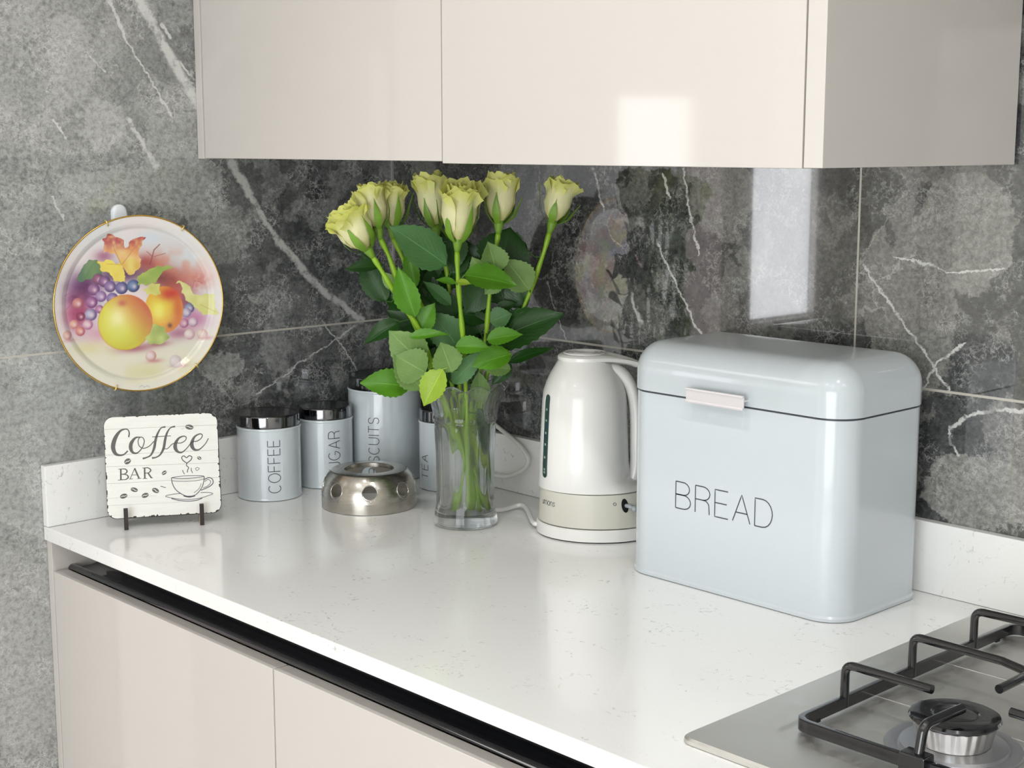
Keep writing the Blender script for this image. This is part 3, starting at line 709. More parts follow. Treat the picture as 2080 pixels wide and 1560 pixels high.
bm = bmesh.new(); word(bm, 'umons', .0095, .0008, lambda x, y, o: onband(-71+x/.080*57.3*1.05, .0445+y, o), .0003, gap=.16); mk('lettering', bm, M['ink'], ek)
bm = bmesh.new(); stroke(bm, arc(0, .0035, .0018, .0018, 0, 360, 16), .0007, lambda x, y, o: onband(15+x/.07*57, .0495+y, o), .0003, 0)
stroke(bm, [(0, -.003), (0, .001)], .0007, lambda x, y, o: onband(15, .0455+y, o), .0003, 0); mk('switch_marks', bm, M['ink'], ek)
bm = bmesh.new(); rr_ = [[onband(25.5+7.0*k*s/1.15, .0500+z, .0004) for s in (-1, -.5, 0, .5, 1)] for z, k in [(-.0095*math.cos(a), max(.04, math.sin(a))*.62) for a in [math.pi*i/12 for i in range(13)]]]
loft(bm, rr_, False, False, closed=False); mk('switch_slot', bm, M['dark'], ek)
bm = bmesh.new(); p0 = onband(25.5, .0500, -.004); p1 = onband(31, .0470, .010); tube(bm, [p0, p0*.5+p1*.5+Vector((0, 0, .001)), p1], [.0030, .0028, .0026], 12)
bmesh.ops.create_uvsphere(bm, u_segments=16, v_segments=10, radius=.0042, matrix=Matrix.Translation(p1)); mk('switch_lever', bm, M['grey_plastic'], ek, smooth=True)
# cord: from the base, looping up the upstand to the left of the kettle

b0 = KC-RH*.0625+Vector((0, 0, .008))+NH*.012
pts = [b0+RH*.006, b0-RH*.006, onz(1062, 1027, .008), onz(1015, 1036, .0035), onz(960, 1030, .0035), ony(985, 968, -.040), ony(1030, 968, -.030), ony(1062, 955, -.026), ony(1073, 935, -.024), ony(1062, 912, -.022), ony(1040, 890, -.020), ony(1012, 868, -.012), ony(985, 845, -.010), ony(960, 825, -.010)]
bm = bmesh.new(); tube(bm, [Vector(p) for p in cr(pts, 8)], .0034, 10); mk('cord', bm, M['kettle'], eb, smooth=True)

# ------------------------------------------------------------------ vase, water
VC = Vector((.3932, -.1925, 0))
def vr(z):
    return float(np.interp(z, [0, .006, .020, .030, .055, .10, .146, .150, .156, .175, .190, .200], [.0440, .0450, .0425, .0405, .0398, .0405, .0428, .0455, .0440, .0480, .0560, .0600]))
NB = 144
def vring(z, r, inner=False):
    out = []
    zz = z
    for k in range(NB):
        a = 2*math.pi*k/NB; rr = r
        if not inner and .030 < z < .146: rr += .0011*math.cos(12*a)*min(1, (z-.030)/.012, (.146-z)/.01)
        if .152 < z < .185 and not inner: rr += .0005*math.cos(24*a)
        s = 0
        if z > .180: s = (z-.180)/.020
        dz = s*(.0080*abs(math.sin(5*a+.5))-.0045)
        out.append(VC+Vector((rr*math.cos(a), rr*math.sin(a), z+dz)))
    return out
zo = [.0008, .003, .006, .012, .020, .026, .032, .042, .055, .08, .10, .12, .136, .142, .146, .1475, .150, .153, .157, .163, .170, .178, .184, .190, .195, .199]
rings = [vring(z, vr(z) if z > .001 else .0415) for z in zo] + [vring(.2000, vr(.2)-.001)]
zi = [.199, .194, .188, .180, .170, .160, .150, .14, .12, .10, .08, .055, .035, .024, .020]
rings += [vring(z, vr(max(z, .03))-.0026, True) for z in zi[:-2]] + [[VC+Vector((.034*math.cos(2*math.pi*k/NB), .034*math.sin(2*math.pi*k/NB), .0195)) for k in range(NB)]]
bm = bmesh.new(); loft(bm, rings); ev = mk('glass_vase', bm, M['glass'], None, smooth=60)
tag(ev, 'clear ribbed glass vase with scalloped rim holding the roses', 'vase')
bm = bmesh.new(); loft(bm, [vring(z, vr(max(z, .03))-.0023, True) if z > .03 else [VC+Vector(((.0343 if z < .021 else .0372)*math.cos(2*math.pi*k/NB), (.0343 if z < .021 else .0372)*math.sin(2*math.pi*k/NB), z)) for k in range(NB)] for z in (.0192, .026, .035, .055, .08, .10, .12, .14, .148)])
tag(mk('vase_water', bm, M['water'], smooth=60), 'clear water filling the ribbed glass vase to just below its neck', 'water')

# ------------------------------------------------------------------ roses
random.seed(7)
def C(X, Y, off=0.0):      # point from the close view of the bouquet, off metres in front of the vase axis
    return onv(640+X/3.12, 330+Y/3.12, VC, off)
SCL = 1/3.12/1462          # metres per close-view pixel
def leafmesh(base, tip, wid, nrm, m, parent, fold=.25, curl=.18, name='leaf', stalk=None):
    b, t = Vector(base), Vector(tip); ax = t-b; L = ax.length; ax.normalize()
    nrm = (nrm-ax*nrm.dot(ax)).normalized(); sd = ax.cross(nrm); hw = wid/2
    bm = bmesh.new(); uvl = bm.loops.layers.uv.new('uv'); NU, NV = 6, 18; g = []
    ph = random.random()*6; tw = random.uniform(-.35, .35)
    for j in range(NV+1):
        v = j/NV; wv = hw*(math.sin(math.pi*min(1, v*1.02)**.78)**.85 if 0 < v < 1 else .0)
        wv = max(wv, .0004); wv *= 1+.05*(1 if j % 2 else -1)*(0 < j < NV)
        rw = []
        for i in range(NU+1):
            s = i/NU*2-1
            bend = -curl*L*(v*v)+curl*L*.5*v
            zz = fold*abs(s)*wv+bend+.05*L*math.sin(ph+v*5+s*2)*abs(s)*.5+tw*s*wv*v
            rw.append(bm.verts.new(b+ax*(L*v)+sd*(s*wv)+nrm*zz))
        g.append(rw)
    for j in range(NV):
        for i in range(NU):
            fc = bm.faces.new((g[j][i], g[j][i+1], g[j+1][i+1], g[j+1][i])); fc.smooth = True
            for lp, (a, c) in zip(fc.loops, ((i, j), (i+1, j), (i+1, j+1), (i, j+1))): lp[uvl].uv = (a/NU, c/NV)
    if stalk is not None:      # the leaf stalk runs back to its stem
        q = b.lerp(stalk, .5)+Vector((0, 0, -.004)); tube(bm, [b+ax*.002, b, q, stalk], [.0006, .0008, .0008, .0010], 6)
    return mk(name, bm, m, parent, smooth='raw')
def bloom(base, axis, H, R, parent, seed, spread=1.0):
    rnd = random.Random(seed); ax = axis.normalized(); u = ax.orthogonal().normalized(); w_ = ax.cross(u)
    bm = bmesh.new(); uvl = bm.loops.layers.uv.new('uv')
    layers = [(5, 1.0, .97, 1.0, .62), (4, .80, 1.03, .6, .62), (4, .58, 1.02, .3, .7), (3, .36, 1.0, .1, .8), (2, .18, .97, 0, 1.0)]
    a0 = rnd.random()*6
    for li, (n, rs, hs, cu, span) in enumerate(layers):
        for k in range(n):
            a = a0+li*.9+2*math.pi*k/n+rnd.uniform(-.15, .15); hh = H*hs*rnd.uniform(.90, 1.04); NU, NV = 12, 16; g = []
            sp = math.pi*2/n*span*1.25; cl = cu*rnd.uniform(.5, 1.3)*spread; ph = rnd.random()*6; lean = rnd.uniform(-.1, .12)
            for j in range(NV+1):
                v = j/NV; rw = []
                pr = float(np.interp(v, [0, .08, .25, .5, .75, .92, 1.0], [.16, .42, .78, 1.0, .97, .98, 1.02]))
                for i in range(NU+1):
                    s = i/NU*2-1
                    topc = 1-.16*abs(s)**2.6+.030*math.sin(ph+s*7)+.018*math.sin(ph*2+s*17)
                    z = hh*v*(topc if v > .5 else 1+(topc-1)*v*2)
                    rr = R*rs*pr*(1+.05*s*(1 if k % 2 else -1)) + R*.10*li*.0
                    if v > .70: rr += R*(.34*cl)*((v-.70)/.30)**2.0*(.45+.9*abs(s)**1.2) + R*.035*math.sin(ph+s*9)*(v-.7)/.3
                    rr *= 1+lean*v; aa = a+s*sp*(.55+.45*min(1, v*3))
                    rw.append(bm.verts.new(base+ax*z+(u*math.cos(aa)+w_*math.sin(aa))*rr))
                g.append(rw)
            for j in range(NV):
                for i in range(NU):
                    fc = bm.faces.new((g[j][i], g[j][i+1], g[j+1][i+1], g[j+1][i])); fc.smooth = True
                    for lp, (p, q) in zip(fc.loops, ((i, j), (i+1, j), (i+1, j+1), (i, j+1))): lp[uvl].uv = (p/NU, q/NV)
    o = mk('bloom', bm, M['petal'], parent, smooth='raw'); o['label'] = 'pale yellow-green petals'
    # calyx
    bm = bmesh.new()
    prof = [(.0032, -.016), (.0048, -.010), (.0066, -.003), (.0068, .002), (.0050, .004)]
    loft(bm, [[base+ax*z+(u*math.cos(2*math.pi*k/16)+w_*math.sin(2*math.pi*k/16))*r for k in range(16)] for r, z in prof])
    for k in range(5):
        a = a0+2*math.pi*k/5+.4+rnd.uniform(-.2, .2); out = rnd.uniform(.92, 1.25); L = H*rnd.uniform(.55, .8); rows = []
        for j in range(11):
            v = j/10; hw = .0062*math.sin(math.pi*(v*.8+.18))**1.2*(1-v)**.4+.0002
            pr = float(np.interp(v, [0, .1, .3, .6, 1], [.35, .60, .92, 1.05, 1.0+.6*(out-1)*2]))*out
            d = u*math.cos(a)+w_*math.sin(a); sd = ax.cross(d)
            c = base+ax*(L*v-.001)+d*(R*pr*.98+.0010+max(0, out-1)*R*v)
            rows.append([c-sd*hw+d*-.0010, c, c+sd*hw+d*-.0010])
        loft(bm, rows, False, False, closed=False)
    mk('calyx', bm, M['sepal'], parent, smooth=True)
# (label, head base, head top, width, depth offset, stem points, depth offsets of the stem points, floor spot)
ROSES = [
 ('leftmost cream rose leaning left out of the bouquet', (330, 545), (165, 300), 250, .040, [(430, 700, .038), (520, 850, .034), (660, 1060, .03), (745, 1300, .024)], (1.05, -.35)),
 ('cream rose second from the left, upright behind the leftmost one', (398, 415), (335, 140), 200, .026, [(470, 600, .022), (540, 800, .02), (640, 1050, .016), (735, 1310, .012)], (.85, .45)),
 ('cream rose third from the left, partly behind its left neighbour', (490, 412), (478, 128), 190, -.005, [(560, 620, -.005), (650, 850, -.008), (770, 1100, -.01), (850, 1330, -.012)], (.55, .75)),
 ('cream rose behind and left of the large central rose', (765, 405), (715, 80), 215, -.030, [(815, 560, -.03), (850, 800, -.03), (880, 1060, -.025), (905, 1330, -.02)], (.65, -.75)),
 ('largest cream rose, front and centre of the bouquet', (905, 495), (930, 132), 248, .050, [(905, 720, .05), (920, 920, .045), (938, 1120, .04), (950, 1320, .030)], (.25, -.4)),
 ('cream rose right of the centre, standing straight up', (1165, 382), (1180, 68), 205, .005, [(1145, 560, .005), (1105, 850, .004), (1085, 1080, .003), (1040, 1340, .0)], (-.45, -.6)),
 ('rightmost cream rose, set apart on a long slanting stem', (1505, 378), (1585, 105), 195, -.010, [(1440, 600, -.01), (1330, 900, -.012), (1210, 1150, -.012), (1090, 1340, -.01)], (.1, .2)),
]
roots = []; STEMS = []
for i, (lb, hb, ht, wd, off, st, spot) in enumerate(ROSES):
    base = C(hb[0], hb[1], off); top = C(ht[0], ht[1], off+(.010 if i in (0, 4) else 0)); foot = VC+RH*(spot[0]*.026)+NH*(spot[1]*.020)+Vector((0, 0, .0225))
    e = tag(empty('rose', tuple(foot)), lb+', standing in the glass vase', 'rose', 'cream roses in the vase'); roots.append(e)
    H = (top-base).length; ax = (top-base).normalized()
    bloom(base, ax, H, wd*SCL*.43, e, 40+i, 1.15 if i in (0, 6, 4) else .75)
    pts = [base-ax*.014]+[C(*p) for p in st]
    last = pts[-1]; mid = last*.55+foot*.45
    pts += [mid, foot]; pp = [Vector(p) for p in cr(pts, 6)]; STEMS.append(pp)
    bm = bmesh.new(); tube(bm, pp, [.0033+.0006*math.sin(j*.9) for j in range(len(pp))], 10); mk('stem', bm, M['stem'], e, smooth=True)
# leaves: rose, base, tip, width, depth offset (base, tip), kind, facing (right, up), fold
LV = [
 (3, (830, 650), (500, 415), 200, (.03, .045), 'G', (-.1, .5), .15),
 (0, (440, 655), (195, 672), 80, (.01, .0), 'D', (0, .9), .3),
 (0, (450, 880), (300, 590), 140, (-.005, -.015), 'D', (-.4, .2), .3),
 (1, (635, 975), (530, 680), 125, (.04, .05), 'M', (-.3, .2), .45),
 (2, (540, 1010), (315, 1145), 110, (.0, .02), 'D', (-.1, .8), .35),
 (0, (690, 1280), (480, 1080), 185, (.045, .05), 'P', (-.2, .2), .15),
 (0, (600, 1105), (845, 1085), 62, (.055, .06), 'M', (0, .75), .5),
 (0, (700, 1330), (520, 1230), 190, (.05, .055), 'P', (-.2, -.1), .2),
 (1, (680, 1440), (505, 1235), 130, (.04, .05), 'P', (-.3, .1), .3),
 (2, (600, 1420), (305, 1390), 155, (.02, .03), 'M', (0, .55), .25),
 (4, (810, 1310), (690, 1530), 135, (.062, .064), 'L', (-.3, .1), .3),
 (4, (865, 1330), (800, 1150), 150, (.055, .06), 'P', (.1, .0), .12),
 (4, (890, 1165), (1098, 1170), 100, (.05, .06), 'M', (.1, .7), .3),
 (5, (1090, 1125), (1300, 1085), 98, (.04, .05), 'M', (.1, .75), .25),
 (6, (1090, 1150), (1535, 955), 215, (.005, .02), 'D', (.1, .7), .2),
 (6, (1230, 1262), (1495, 1172), 75, (.02, .03), 'D', (0, .8), .2),
 (5, (1245, 1215), (1010, 1280), 125, (.04, .05), 'M', (.1, .7), .3),
 (5, (1085, 770), (960, 945), 150, (-.005, .0), 'D', (0, .2), .2),
 (5, (1150, 700), (1100, 515), 150, (.02, .03), 'P', (.2, .1), .35),
 (4, (945, 715), (1258, 765), 160, (.045, .05), 'M', (.15, .75), .3),
 (5, (1080, 745), (1000, 610), 110, (.02, .03), 'P', (-.2, .1), .3),
 (5, (1160, 690), (1235, 425), 265, (-.02, -.03), 'D', (.1, .2), .12),
 (6, (1350, 560), (1120, 560), 190, (-.03, -.035), 'D', (.1, .2), .12),
 (6, (1355, 810), (1215, 620), 160, (.0, .005), 'P', (.2, .1), .2),
 (6, (1325, 930), (1225, 720), 125, (-.02, -.02), 'D', (-.2, .0), .2),
 (5, (1175, 735), (1080, 830), 85, (.015, .02), 'P', (.2, .1), .3),
 (4, (895, 765), (775, 742), 45, (.055, .06), 'M', (0, .8), .3),
 (4, (895, 755), (985, 770), 40, (.055, .06), 'L', (0, .8), .3),
 (2, (770, 900), (600, 690), 150, (-.02, -.03), 'D', (0, .2), .2),
 (3, (860, 900), (700, 760), 75, (-.01, .0), 'G', (0, .4), .4),
 (3, (900, 960), (740, 840), 130, (-.02, -.01), 'D', (0, .2), .2),
 (1, (665, 1065), (750, 900), 110, (.025, .03), 'M', (-.2, .2), .3),
 (2, (900, 1160), (745, 960), 170, (.005, .01), 'G', (-.1, .2), .15),
 (4, (870, 1400), (1050, 1205), 100, (.04, .045), 'G', (.1, .3), .3),
 (5, (1045, 1520), (1040, 1335), 100, (.0, .01), 'P', (.2, .0), .3),
 (6, (1240, 1270), (1130, 1400), 80, (.01, .015), 'D', (.2, .0), .3),
 (6, (1390, 1090), (1440, 925), 110, (-.005, -.005), 'D', (.2, .1), .25),
 (5, (1240, 1310), (1060, 1290), 90, (.03, .03), 'P', (.1, .3), .3),
 (3, (850, 560), (790, 440), 100, (-.035, -.04), 'D', (0, .1), .2),
 (0, (520, 800), (425, 700), 70, (.015, .015), 'P', (-.2, .0), .2),
 (6, (1140, 940), (1270, 890), 60, (-.01, -.01), 'D', (.1, .5), .3),
 (5, (1050, 1080), (960, 950), 150, (-.02, -.02), 'D', (0, .1), .2),
 (3, (880, 1090), (980, 940), 130, (-.025, -.025), 'D', (0, .1), .2),
 (2, (760, 1150), (640, 1000), 120, (-.015, -.015), 'D', (0, .1), .2),
 (2, (640, 900), (640, 720), 110, (-.02, -.025), 'D', (0, .1), .2),
 (6, (1200, 900), (1140, 700), 150, (-.025, -.03), 'D', (0, .1), .2),
 (5, (1010, 640), (960, 500), 80, (-.03, -.03), 'D', (0, .1), .2),
 (3, (960, 1250), (1060, 1120), 130, (-.01, -.01), 'D', (0, .1), .2),
 (6, (1130, 1330), (1200, 1170), 110, (-.01, -.01), 'D', (.1, .1), .2),
 (3, (850, 1380), (780, 1150), 120, (-.005, -.005), 'D', (0, .1), .2),
 (1, (560, 930), (450, 830), 80, (-.01, -.01), 'D', (-.2, .2), .3),
 (2, (740, 1020), (840, 820), 120, (-.035, -.035), 'D', (0, .1), .2),
 (1, (640, 790), (580, 560), 80, (.0, .0), 'M', (-.2, .1), .4),
 (3, (1000, 1400), (940, 1250), 110, (.0, .0), 'D', (0, .1), .2),
 (6, (1110, 1010), (1240, 960), 110, (.01, .012), 'G', (.1, .5), .2),
]
LV.append((4, (1050, 1560), (1072, 1860), 50, (.012, .015), 'D', (.2, 0), .2))
LV.append((5, (960, 1560), (900, 1740), 60, (-.015, -.015), 'M', (.2, 0), .2))
for _x, _y, _h, _w, _k, _o in ((930, 1640, 210, 26, 'L', .012), (985, 1700, 230, 24, 'L', .014), (1040, 1760, 220, 26, 'L', .006), (1060, 1820, 200, 24, 'M', -.004), (960, 1560, 160, 22, 'M', -.010), (1010, 1600, 260, 30, 'P', .0), (870, 1560, 150, 20, 'L', .004), (1000, 1850, 190, 24, 'M', -.010)):
    LV.append((-1, (_x, _y), (_x+_h*.16, _y+_h), _w, (_o, _o), _k, (.2, 0), .3))
_rf = random.Random(21)
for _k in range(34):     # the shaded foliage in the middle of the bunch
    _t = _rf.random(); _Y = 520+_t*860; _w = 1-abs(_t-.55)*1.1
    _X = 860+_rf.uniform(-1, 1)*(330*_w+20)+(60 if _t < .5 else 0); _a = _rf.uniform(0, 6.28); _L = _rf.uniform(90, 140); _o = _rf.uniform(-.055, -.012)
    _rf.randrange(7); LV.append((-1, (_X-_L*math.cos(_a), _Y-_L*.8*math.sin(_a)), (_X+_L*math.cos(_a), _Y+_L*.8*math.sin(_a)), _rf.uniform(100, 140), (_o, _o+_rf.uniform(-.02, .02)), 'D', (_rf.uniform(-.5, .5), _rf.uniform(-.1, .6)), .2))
LM = {'D': M['leafD'], 'M': M['leafM'], 'P': M['leafP'], 'G': M['leafG'], 'L': M['leafL']}
bm_by = {}
for (ri, b, t, wd, (o0, o1), kd, (fr, fu), fold) in LV:
    B = C(b[0], b[1], o0); T = C(t[0], t[1], o1)
    nrm = (-NH*1.0+RH*fr+Vector((0, 0, fu+.1))).normalized()
    if ri < 0: ri = min(range(7), key=lambda r: min((q-B).length for q in STEMS[r]))
    near = min(STEMS[ri][3:], key=lambda q: (q-B).length)
    leafmesh(B, T+(T-B)*.06, wd*SCL*1.28, nrm, LM[kd], roots[ri], fold, random.uniform(.05, .16), stalk=near if (near-B).length < .07 else None)

# ------------------------------------------------------------------ decorative plate, its wire hanger and the hook
PX = .034; pc = Vector((PX, -.4870, .3035)); PR = .1240
e = tag(empty('decorative_plate', tuple(pc)), 'round gold-rimmed plate painted with fruit, hanging on the left marble wall', 'plate')
tl_ = math.radians(3.0)
yw = math.radians(8.5); pu = Vector((math.sin(yw), math.cos(yw), 0)); pn = Vector((math.cos(yw), -math.sin(yw), 0)); pv = Vector((0, 0, 1))
def art(N):
    """painted still life, x right 0..1486, y down 0..1560 over the plate"""
    g = np.linspace(-1, 1, N); U, V = np.meshgrid(g, g); X = 725+U*640; Y = 790-V*668
    rng = np.random.RandomState(4)
    def fnoise(s, seed):
        r = np.random.RandomState(seed); k = r.rand(s+2, s+2); xi = (U+1)/2*s; yi = (V+1)/2*s; x0 = xi.astype(int); y0 = yi.astype(int); fx = xi-x0; fy = yi-y0
        fx = fx*fx*(3-2*fx); fy = fy*fy*(3-2*fy); x0 = np.clip(x0, 0, s); y0 = np.clip(y0, 0, s)
        return (k[y0, x0]*(1-fx)+k[y0, x0+1]*fx)*(1-fy)+(k[y0+1, x0]*(1-fx)+k[y0+1, x0+1]*fx)*fy
    n1, n2, n3, n4 = fnoise(4, 1), fnoise(9, 2), fnoise(24, 3), fnoise(60, 5)
    wob = (fnoise(40, 8)-.5)*26; wob2 = (fnoise(40, 9)-.5)*26
    A = np.zeros((N, N, 3)); S = lambda c: np.array(c, float)
    def over(mask, c): A[:] = A*(1-mask[..., None])+S(c)*mask[..., None]
    A[:] = S((222, 216, 214)); over(np.clip(n1*1.4-.3, 0, 1)*.7, (206, 214, 222)); over(np.clip(n2*1.6-.8, 0, 1)*.6, (232, 208, 212))
    gr = np.clip((Y-980)/200, 0, 1); over(gr*.8, (226, 222, 196)); over(np.clip(n2*1.5-.7, 0, 1)*gr, (214, 208, 150))
    def soft(cx, cy, rx, ry, c, a, tex=None, p=2):
        d = ((X-cx)/rx)**2+((Y-cy)/ry)**2; m = np.exp(-d*1.6)*a
        if tex is not None: m = m*np.clip(tex*2.2-.4, 0, 1)
        over(np.clip(m, 0, 1), c)
    for c_ in [(320, 640, 150, 130, (84, 30, 92), 1.0), (280, 820, 110, 160, (140, 30, 84), .9), (240, 860, 120, 120, (190, 70, 110), .5), (840, 520, 170, 120, (190, 90, 60), .7),
               (780, 480, 110, 70, (150, 36, 40), .7), (1000, 640, 180, 110, (150, 50, 40), .9), (920, 600, 100, 70, (90, 20, 30), .9), (1150, 620, 160, 90, (214, 130, 110), .6),
               (1080, 800, 90, 140, (120, 30, 60), .8), (1150, 940, 130, 90, (190, 100, 150), .8), (1020, 1040, 130, 60, (150, 70, 110), .7), (680, 1130, 170, 40, (150, 70, 90), .8),
               (430, 1000, 150, 90, (200, 120, 150), .6), (860, 1110, 110, 30, (140, 60, 70), .7), (600, 560, 240, 80, (70, 30, 70), .9), (480, 420, 90, 60, (140, 60, 100), .7),
               (830, 1240, 70, 20, (190, 100, 110), .6), (1010, 1290, 70, 18, (170, 80, 120), .6), (1230, 1090, 70, 18, (190, 90, 120), .6), (190, 1030, 60, 16, (190, 100, 120), .6),
               (330, 1100, 200, 60, (214, 206, 130), .5), (820, 300, 120, 60, (196, 214, 230), .6)]: soft(*c_, tex=None)
    soft(1000, 520, 240, 140, (206, 120, 90), .6, n3); soft(1180, 650, 120, 90, (196, 100, 100), .6, n4); soft(300, 700, 140, 160, (90, 20, 70), .7, n3)
    def poly(pts, fn):
        m = np.zeros((N, N), bool); px = X+wob; py = Y+wob2; P = pts
        for i in range(len(P)):
            x1, y1 = P[i-1]; x2, y2 = P[i]
            if y1 == y2: continue
            c = ((y1 > py) != (y2 > py)) & (px < (x2-x1)*(py-y1)/(y2-y1)+x1); m ^= c
        c = fn(); A[m] = c[m]
    def grad(c0, c1, t, c2=None, t2=None):
        t = np.clip(t, 0, 1)[..., None]; c = S(c0)*(1-t)+S(c1)*t
        if c2 is not None: t2 = np.clip(t2, 0, 1)[..., None]; c = c*(1-t2)+S(c2)*t2
        return c
    poly([(275, 600), (300, 520), (360, 450), (430, 440), (470, 500), (460, 560), (380, 590)], lambda: grad((60, 100, 70), (110, 140, 90), n3))
    def ball(cx, cy, r, c0, c1, hl=.8, rx=None):
        rx = rx or r; d = np.sqrt(((X-cx)/rx)**2+((Y-cy)/r)**2); m = np.clip((1-d)*r/5, 0, 1)
        t = np.clip(np.sqrt(((X-cx+rx*.25)/rx)**2+((Y-cy+r*.15)/r)**2)*.95, 0, 1)**1.6
        c = S(c0)*(1-t[..., None])+S(c1)*t[..., None]
        h = np.exp(-(((X-cx-rx*.15)/(rx*.33))**2+((Y-cy-r*.1)/(r*.38))**2))*hl; c = c*(1-h[..., None])+S((226, 206, 214))*h[..., None]
        A[:] = A*(1-m[..., None])+c*m[..., None]
    for g_ in [(430, 590, 44, (150, 90, 120), (96, 50, 90)), (475, 610, 46, (150, 100, 150), (80, 46, 90)), (395, 665, 46, (160, 110, 150), (100, 50, 110)), (515, 650, 46, (150, 120, 170), (84, 60, 110)),
               (600, 665, 50, (130, 120, 170), (50, 50, 100)), (688, 655, 50, (120, 140, 180), (30, 50, 100)), (445, 720, 44, (176, 150, 190), (110, 70, 130)), (375, 760, 46, (170, 110, 160), (110, 50, 110)),
               (528, 740, 46, (150, 130, 180), (80, 60, 120)), (275, 762, 44, (214, 150, 140), (150, 70, 90)), (365, 852, 48, (190, 190, 210), (100, 70, 120)), (290, 860, 36, (150, 50, 90), (110, 20, 60)),
               (430, 815, 34, (190, 130, 170), (120, 60, 120)), (238, 915, 36, (226, 180, 160), (190, 110, 110)), (340, 925, 40, (226, 196, 200), (160, 90, 130)), (283, 970, 38, (224, 160, 140), (170, 80, 90)),
               (180, 990, 38, (226, 180, 160), (190, 110, 110)), (1112, 850, 42, (150, 160, 190), (70, 60, 110)), (1088, 885, 40, (200, 196, 214), (130, 110, 150)), (1065, 965, 40, (214, 160, 180), (150, 80, 120)),
               (1138, 962, 40, (224, 206, 214), (160, 120, 150)), (1105, 1055, 44, (232, 222, 214), (190, 150, 160)), (1200, 1058, 42, (232, 220, 204), (200, 150, 150)), (800, 1200, 44, (230, 222, 220), (196, 140, 130)),
               (985, 1255, 50, (226, 220, 216), (196, 180, 180))]: ball(*g_)
    ball(915, 850, 182, (232, 214, 60), (214, 130, 40), 0, 150); soft(970, 730, 110, 60, (196, 50, 30), 1.0); soft(1020, 850, 40, 120, (200, 70, 30), .5)
    d = np.sqrt(((X-915)/150)**2+((Y-850)/182)**2)
    soft(870, 860, 60, 80, (240, 236, 120), .7); soft(955, 975, 22, 22, (90, 50, 20), .9)
    ball(618, 928, 212, (226, 222, 96), (200, 190, 44), 0, 205)
    inside = np.sqrt(((X-618)/205)**2+((Y-928)/212)**2) < 1
    t = np.clip(((X-610)+(1000-Y)*.8)/400, 0, 1)**1.3*inside; over(t*.9, (196, 44, 56)); soft(560, 900, 80, 120, (244, 238, 190), .75); soft(560, 1010, 90, 90, (206, 214, 80), .6)
    soft(600, 780, 40, 30, (180, 70, 70), .7)
    over(((np.abs(np.sqrt(((X-618)/205)**2+((Y-928)/212)**2)-.985) < .02)*.35), (200, 120, 40))
    poly([(510, 262), (560, 270), (630, 300), (640, 370), (700, 300), (790, 290), (770, 350), (730, 400), (760, 500), (700, 560), (650, 560), (600, 480), (560, 400), (480, 400), (480, 300)],
         lambda: grad((236, 220, 150), (222, 150, 90), n3, (160, 36, 50), np.clip((400-Y)/110, 0, 1)*np.clip(n4+.2, 0, 1)))
    poly([(425, 455), (540, 455), (610, 490), (630, 560), (620, 610), (540, 615), (520, 550), (450, 520)], lambda: grad((232, 222, 90), (226, 196, 90), n3))
    poly([(600, 470), (690, 440), (755, 500), (700, 560), (655, 565)], lambda: grad((230, 214, 120), (214, 160, 70), n3))
    poly([(728, 600), (790, 540), (880, 515), (1000, 525), (900, 580), (860, 630), (770, 660), (730, 640)], lambda: grad((176, 190, 90), (130, 160, 70), n3))
    poly([(765, 690), (830, 640), (890, 640), (885, 735), (800, 725)], lambda: grad((220, 216, 130), (190, 190, 90), n3))
    poly([(770, 1060), (840, 950), (900, 980), (955, 1080), (870, 1115), (790, 1110)], lambda: grad((196, 206, 120), (140, 160, 70), n3))
    poly([(1020, 640), (1100, 660), (1130, 740), (1290, 750), (1310, 850), (1330, 910), (1210, 910), (1150, 840), (1080, 780), (1060, 700)], lambda: grad((222, 218, 150), (206, 206, 120), n3))
    def line(pts, w_, c, a=.7):
        for (x1, y1), (x2, y2) in zip(pts, pts[1:]):
            dx, dy = x2-x1, y2-y1; h = np.clip(((X-x1)*dx+(Y-y1)*dy)/(dx*dx+dy*dy), 0, 1); dd = np.hypot(X-x1-h*dx, Y-y1-h*dy); over(np.clip((w_-dd)/3+.5, 0, 1)*a, c)
    line([(820, 500), (840, 440), (855, 390), (900, 350)], 4, (120, 50, 50)); line([(840, 440), (800, 400)], 3, (140, 70, 60)); line([(855, 440), (940, 420)], 3, (150, 80, 70))
    line([(605, 490), (560, 380), (540, 300)], 3, (190, 120, 70)); line([(605, 490), (500, 480)], 3, (200, 160, 60)); line([(610, 490), (700, 380), (770, 300)], 3, (200, 120, 80)); line([(690, 1425), (710, 1415), (725, 1430), (750, 1420), (765, 1432)], 3, (110, 140, 170), .6)
    line([(1140, 700), (1160, 640), (1220, 660)], 3, (170, 90, 90)); line([(180, 700), (220, 680), (230, 760), (190, 800)], 4, (160, 80, 120), .5); line([(1200, 830), (1290, 880), (1330, 900)], 3, (190, 170, 90))
    rr = np.hypot(U, V); over(np.clip((rr-.86)*12, 0, 1)*.35, (236, 234, 230)); over(np.exp(-((rr-.865)/.010)**2)*.35, (180, 180, 176))
    c = A/255; return np.where(c <= .04045, c/12.92, ((c+.055)/1.055)**2.4)
NA = 321; AR = art(NA); me = bpy.data.meshes.new('plate_face'); vid = {}; verts = []; cols = []; faces = []
def dish(r): return float(np.interp(r, [0, .70, .84, .90, 1.0], [0, 0, .0015, .0055, .0085]))
rtab = [dish(k/400) for k in range(430)]
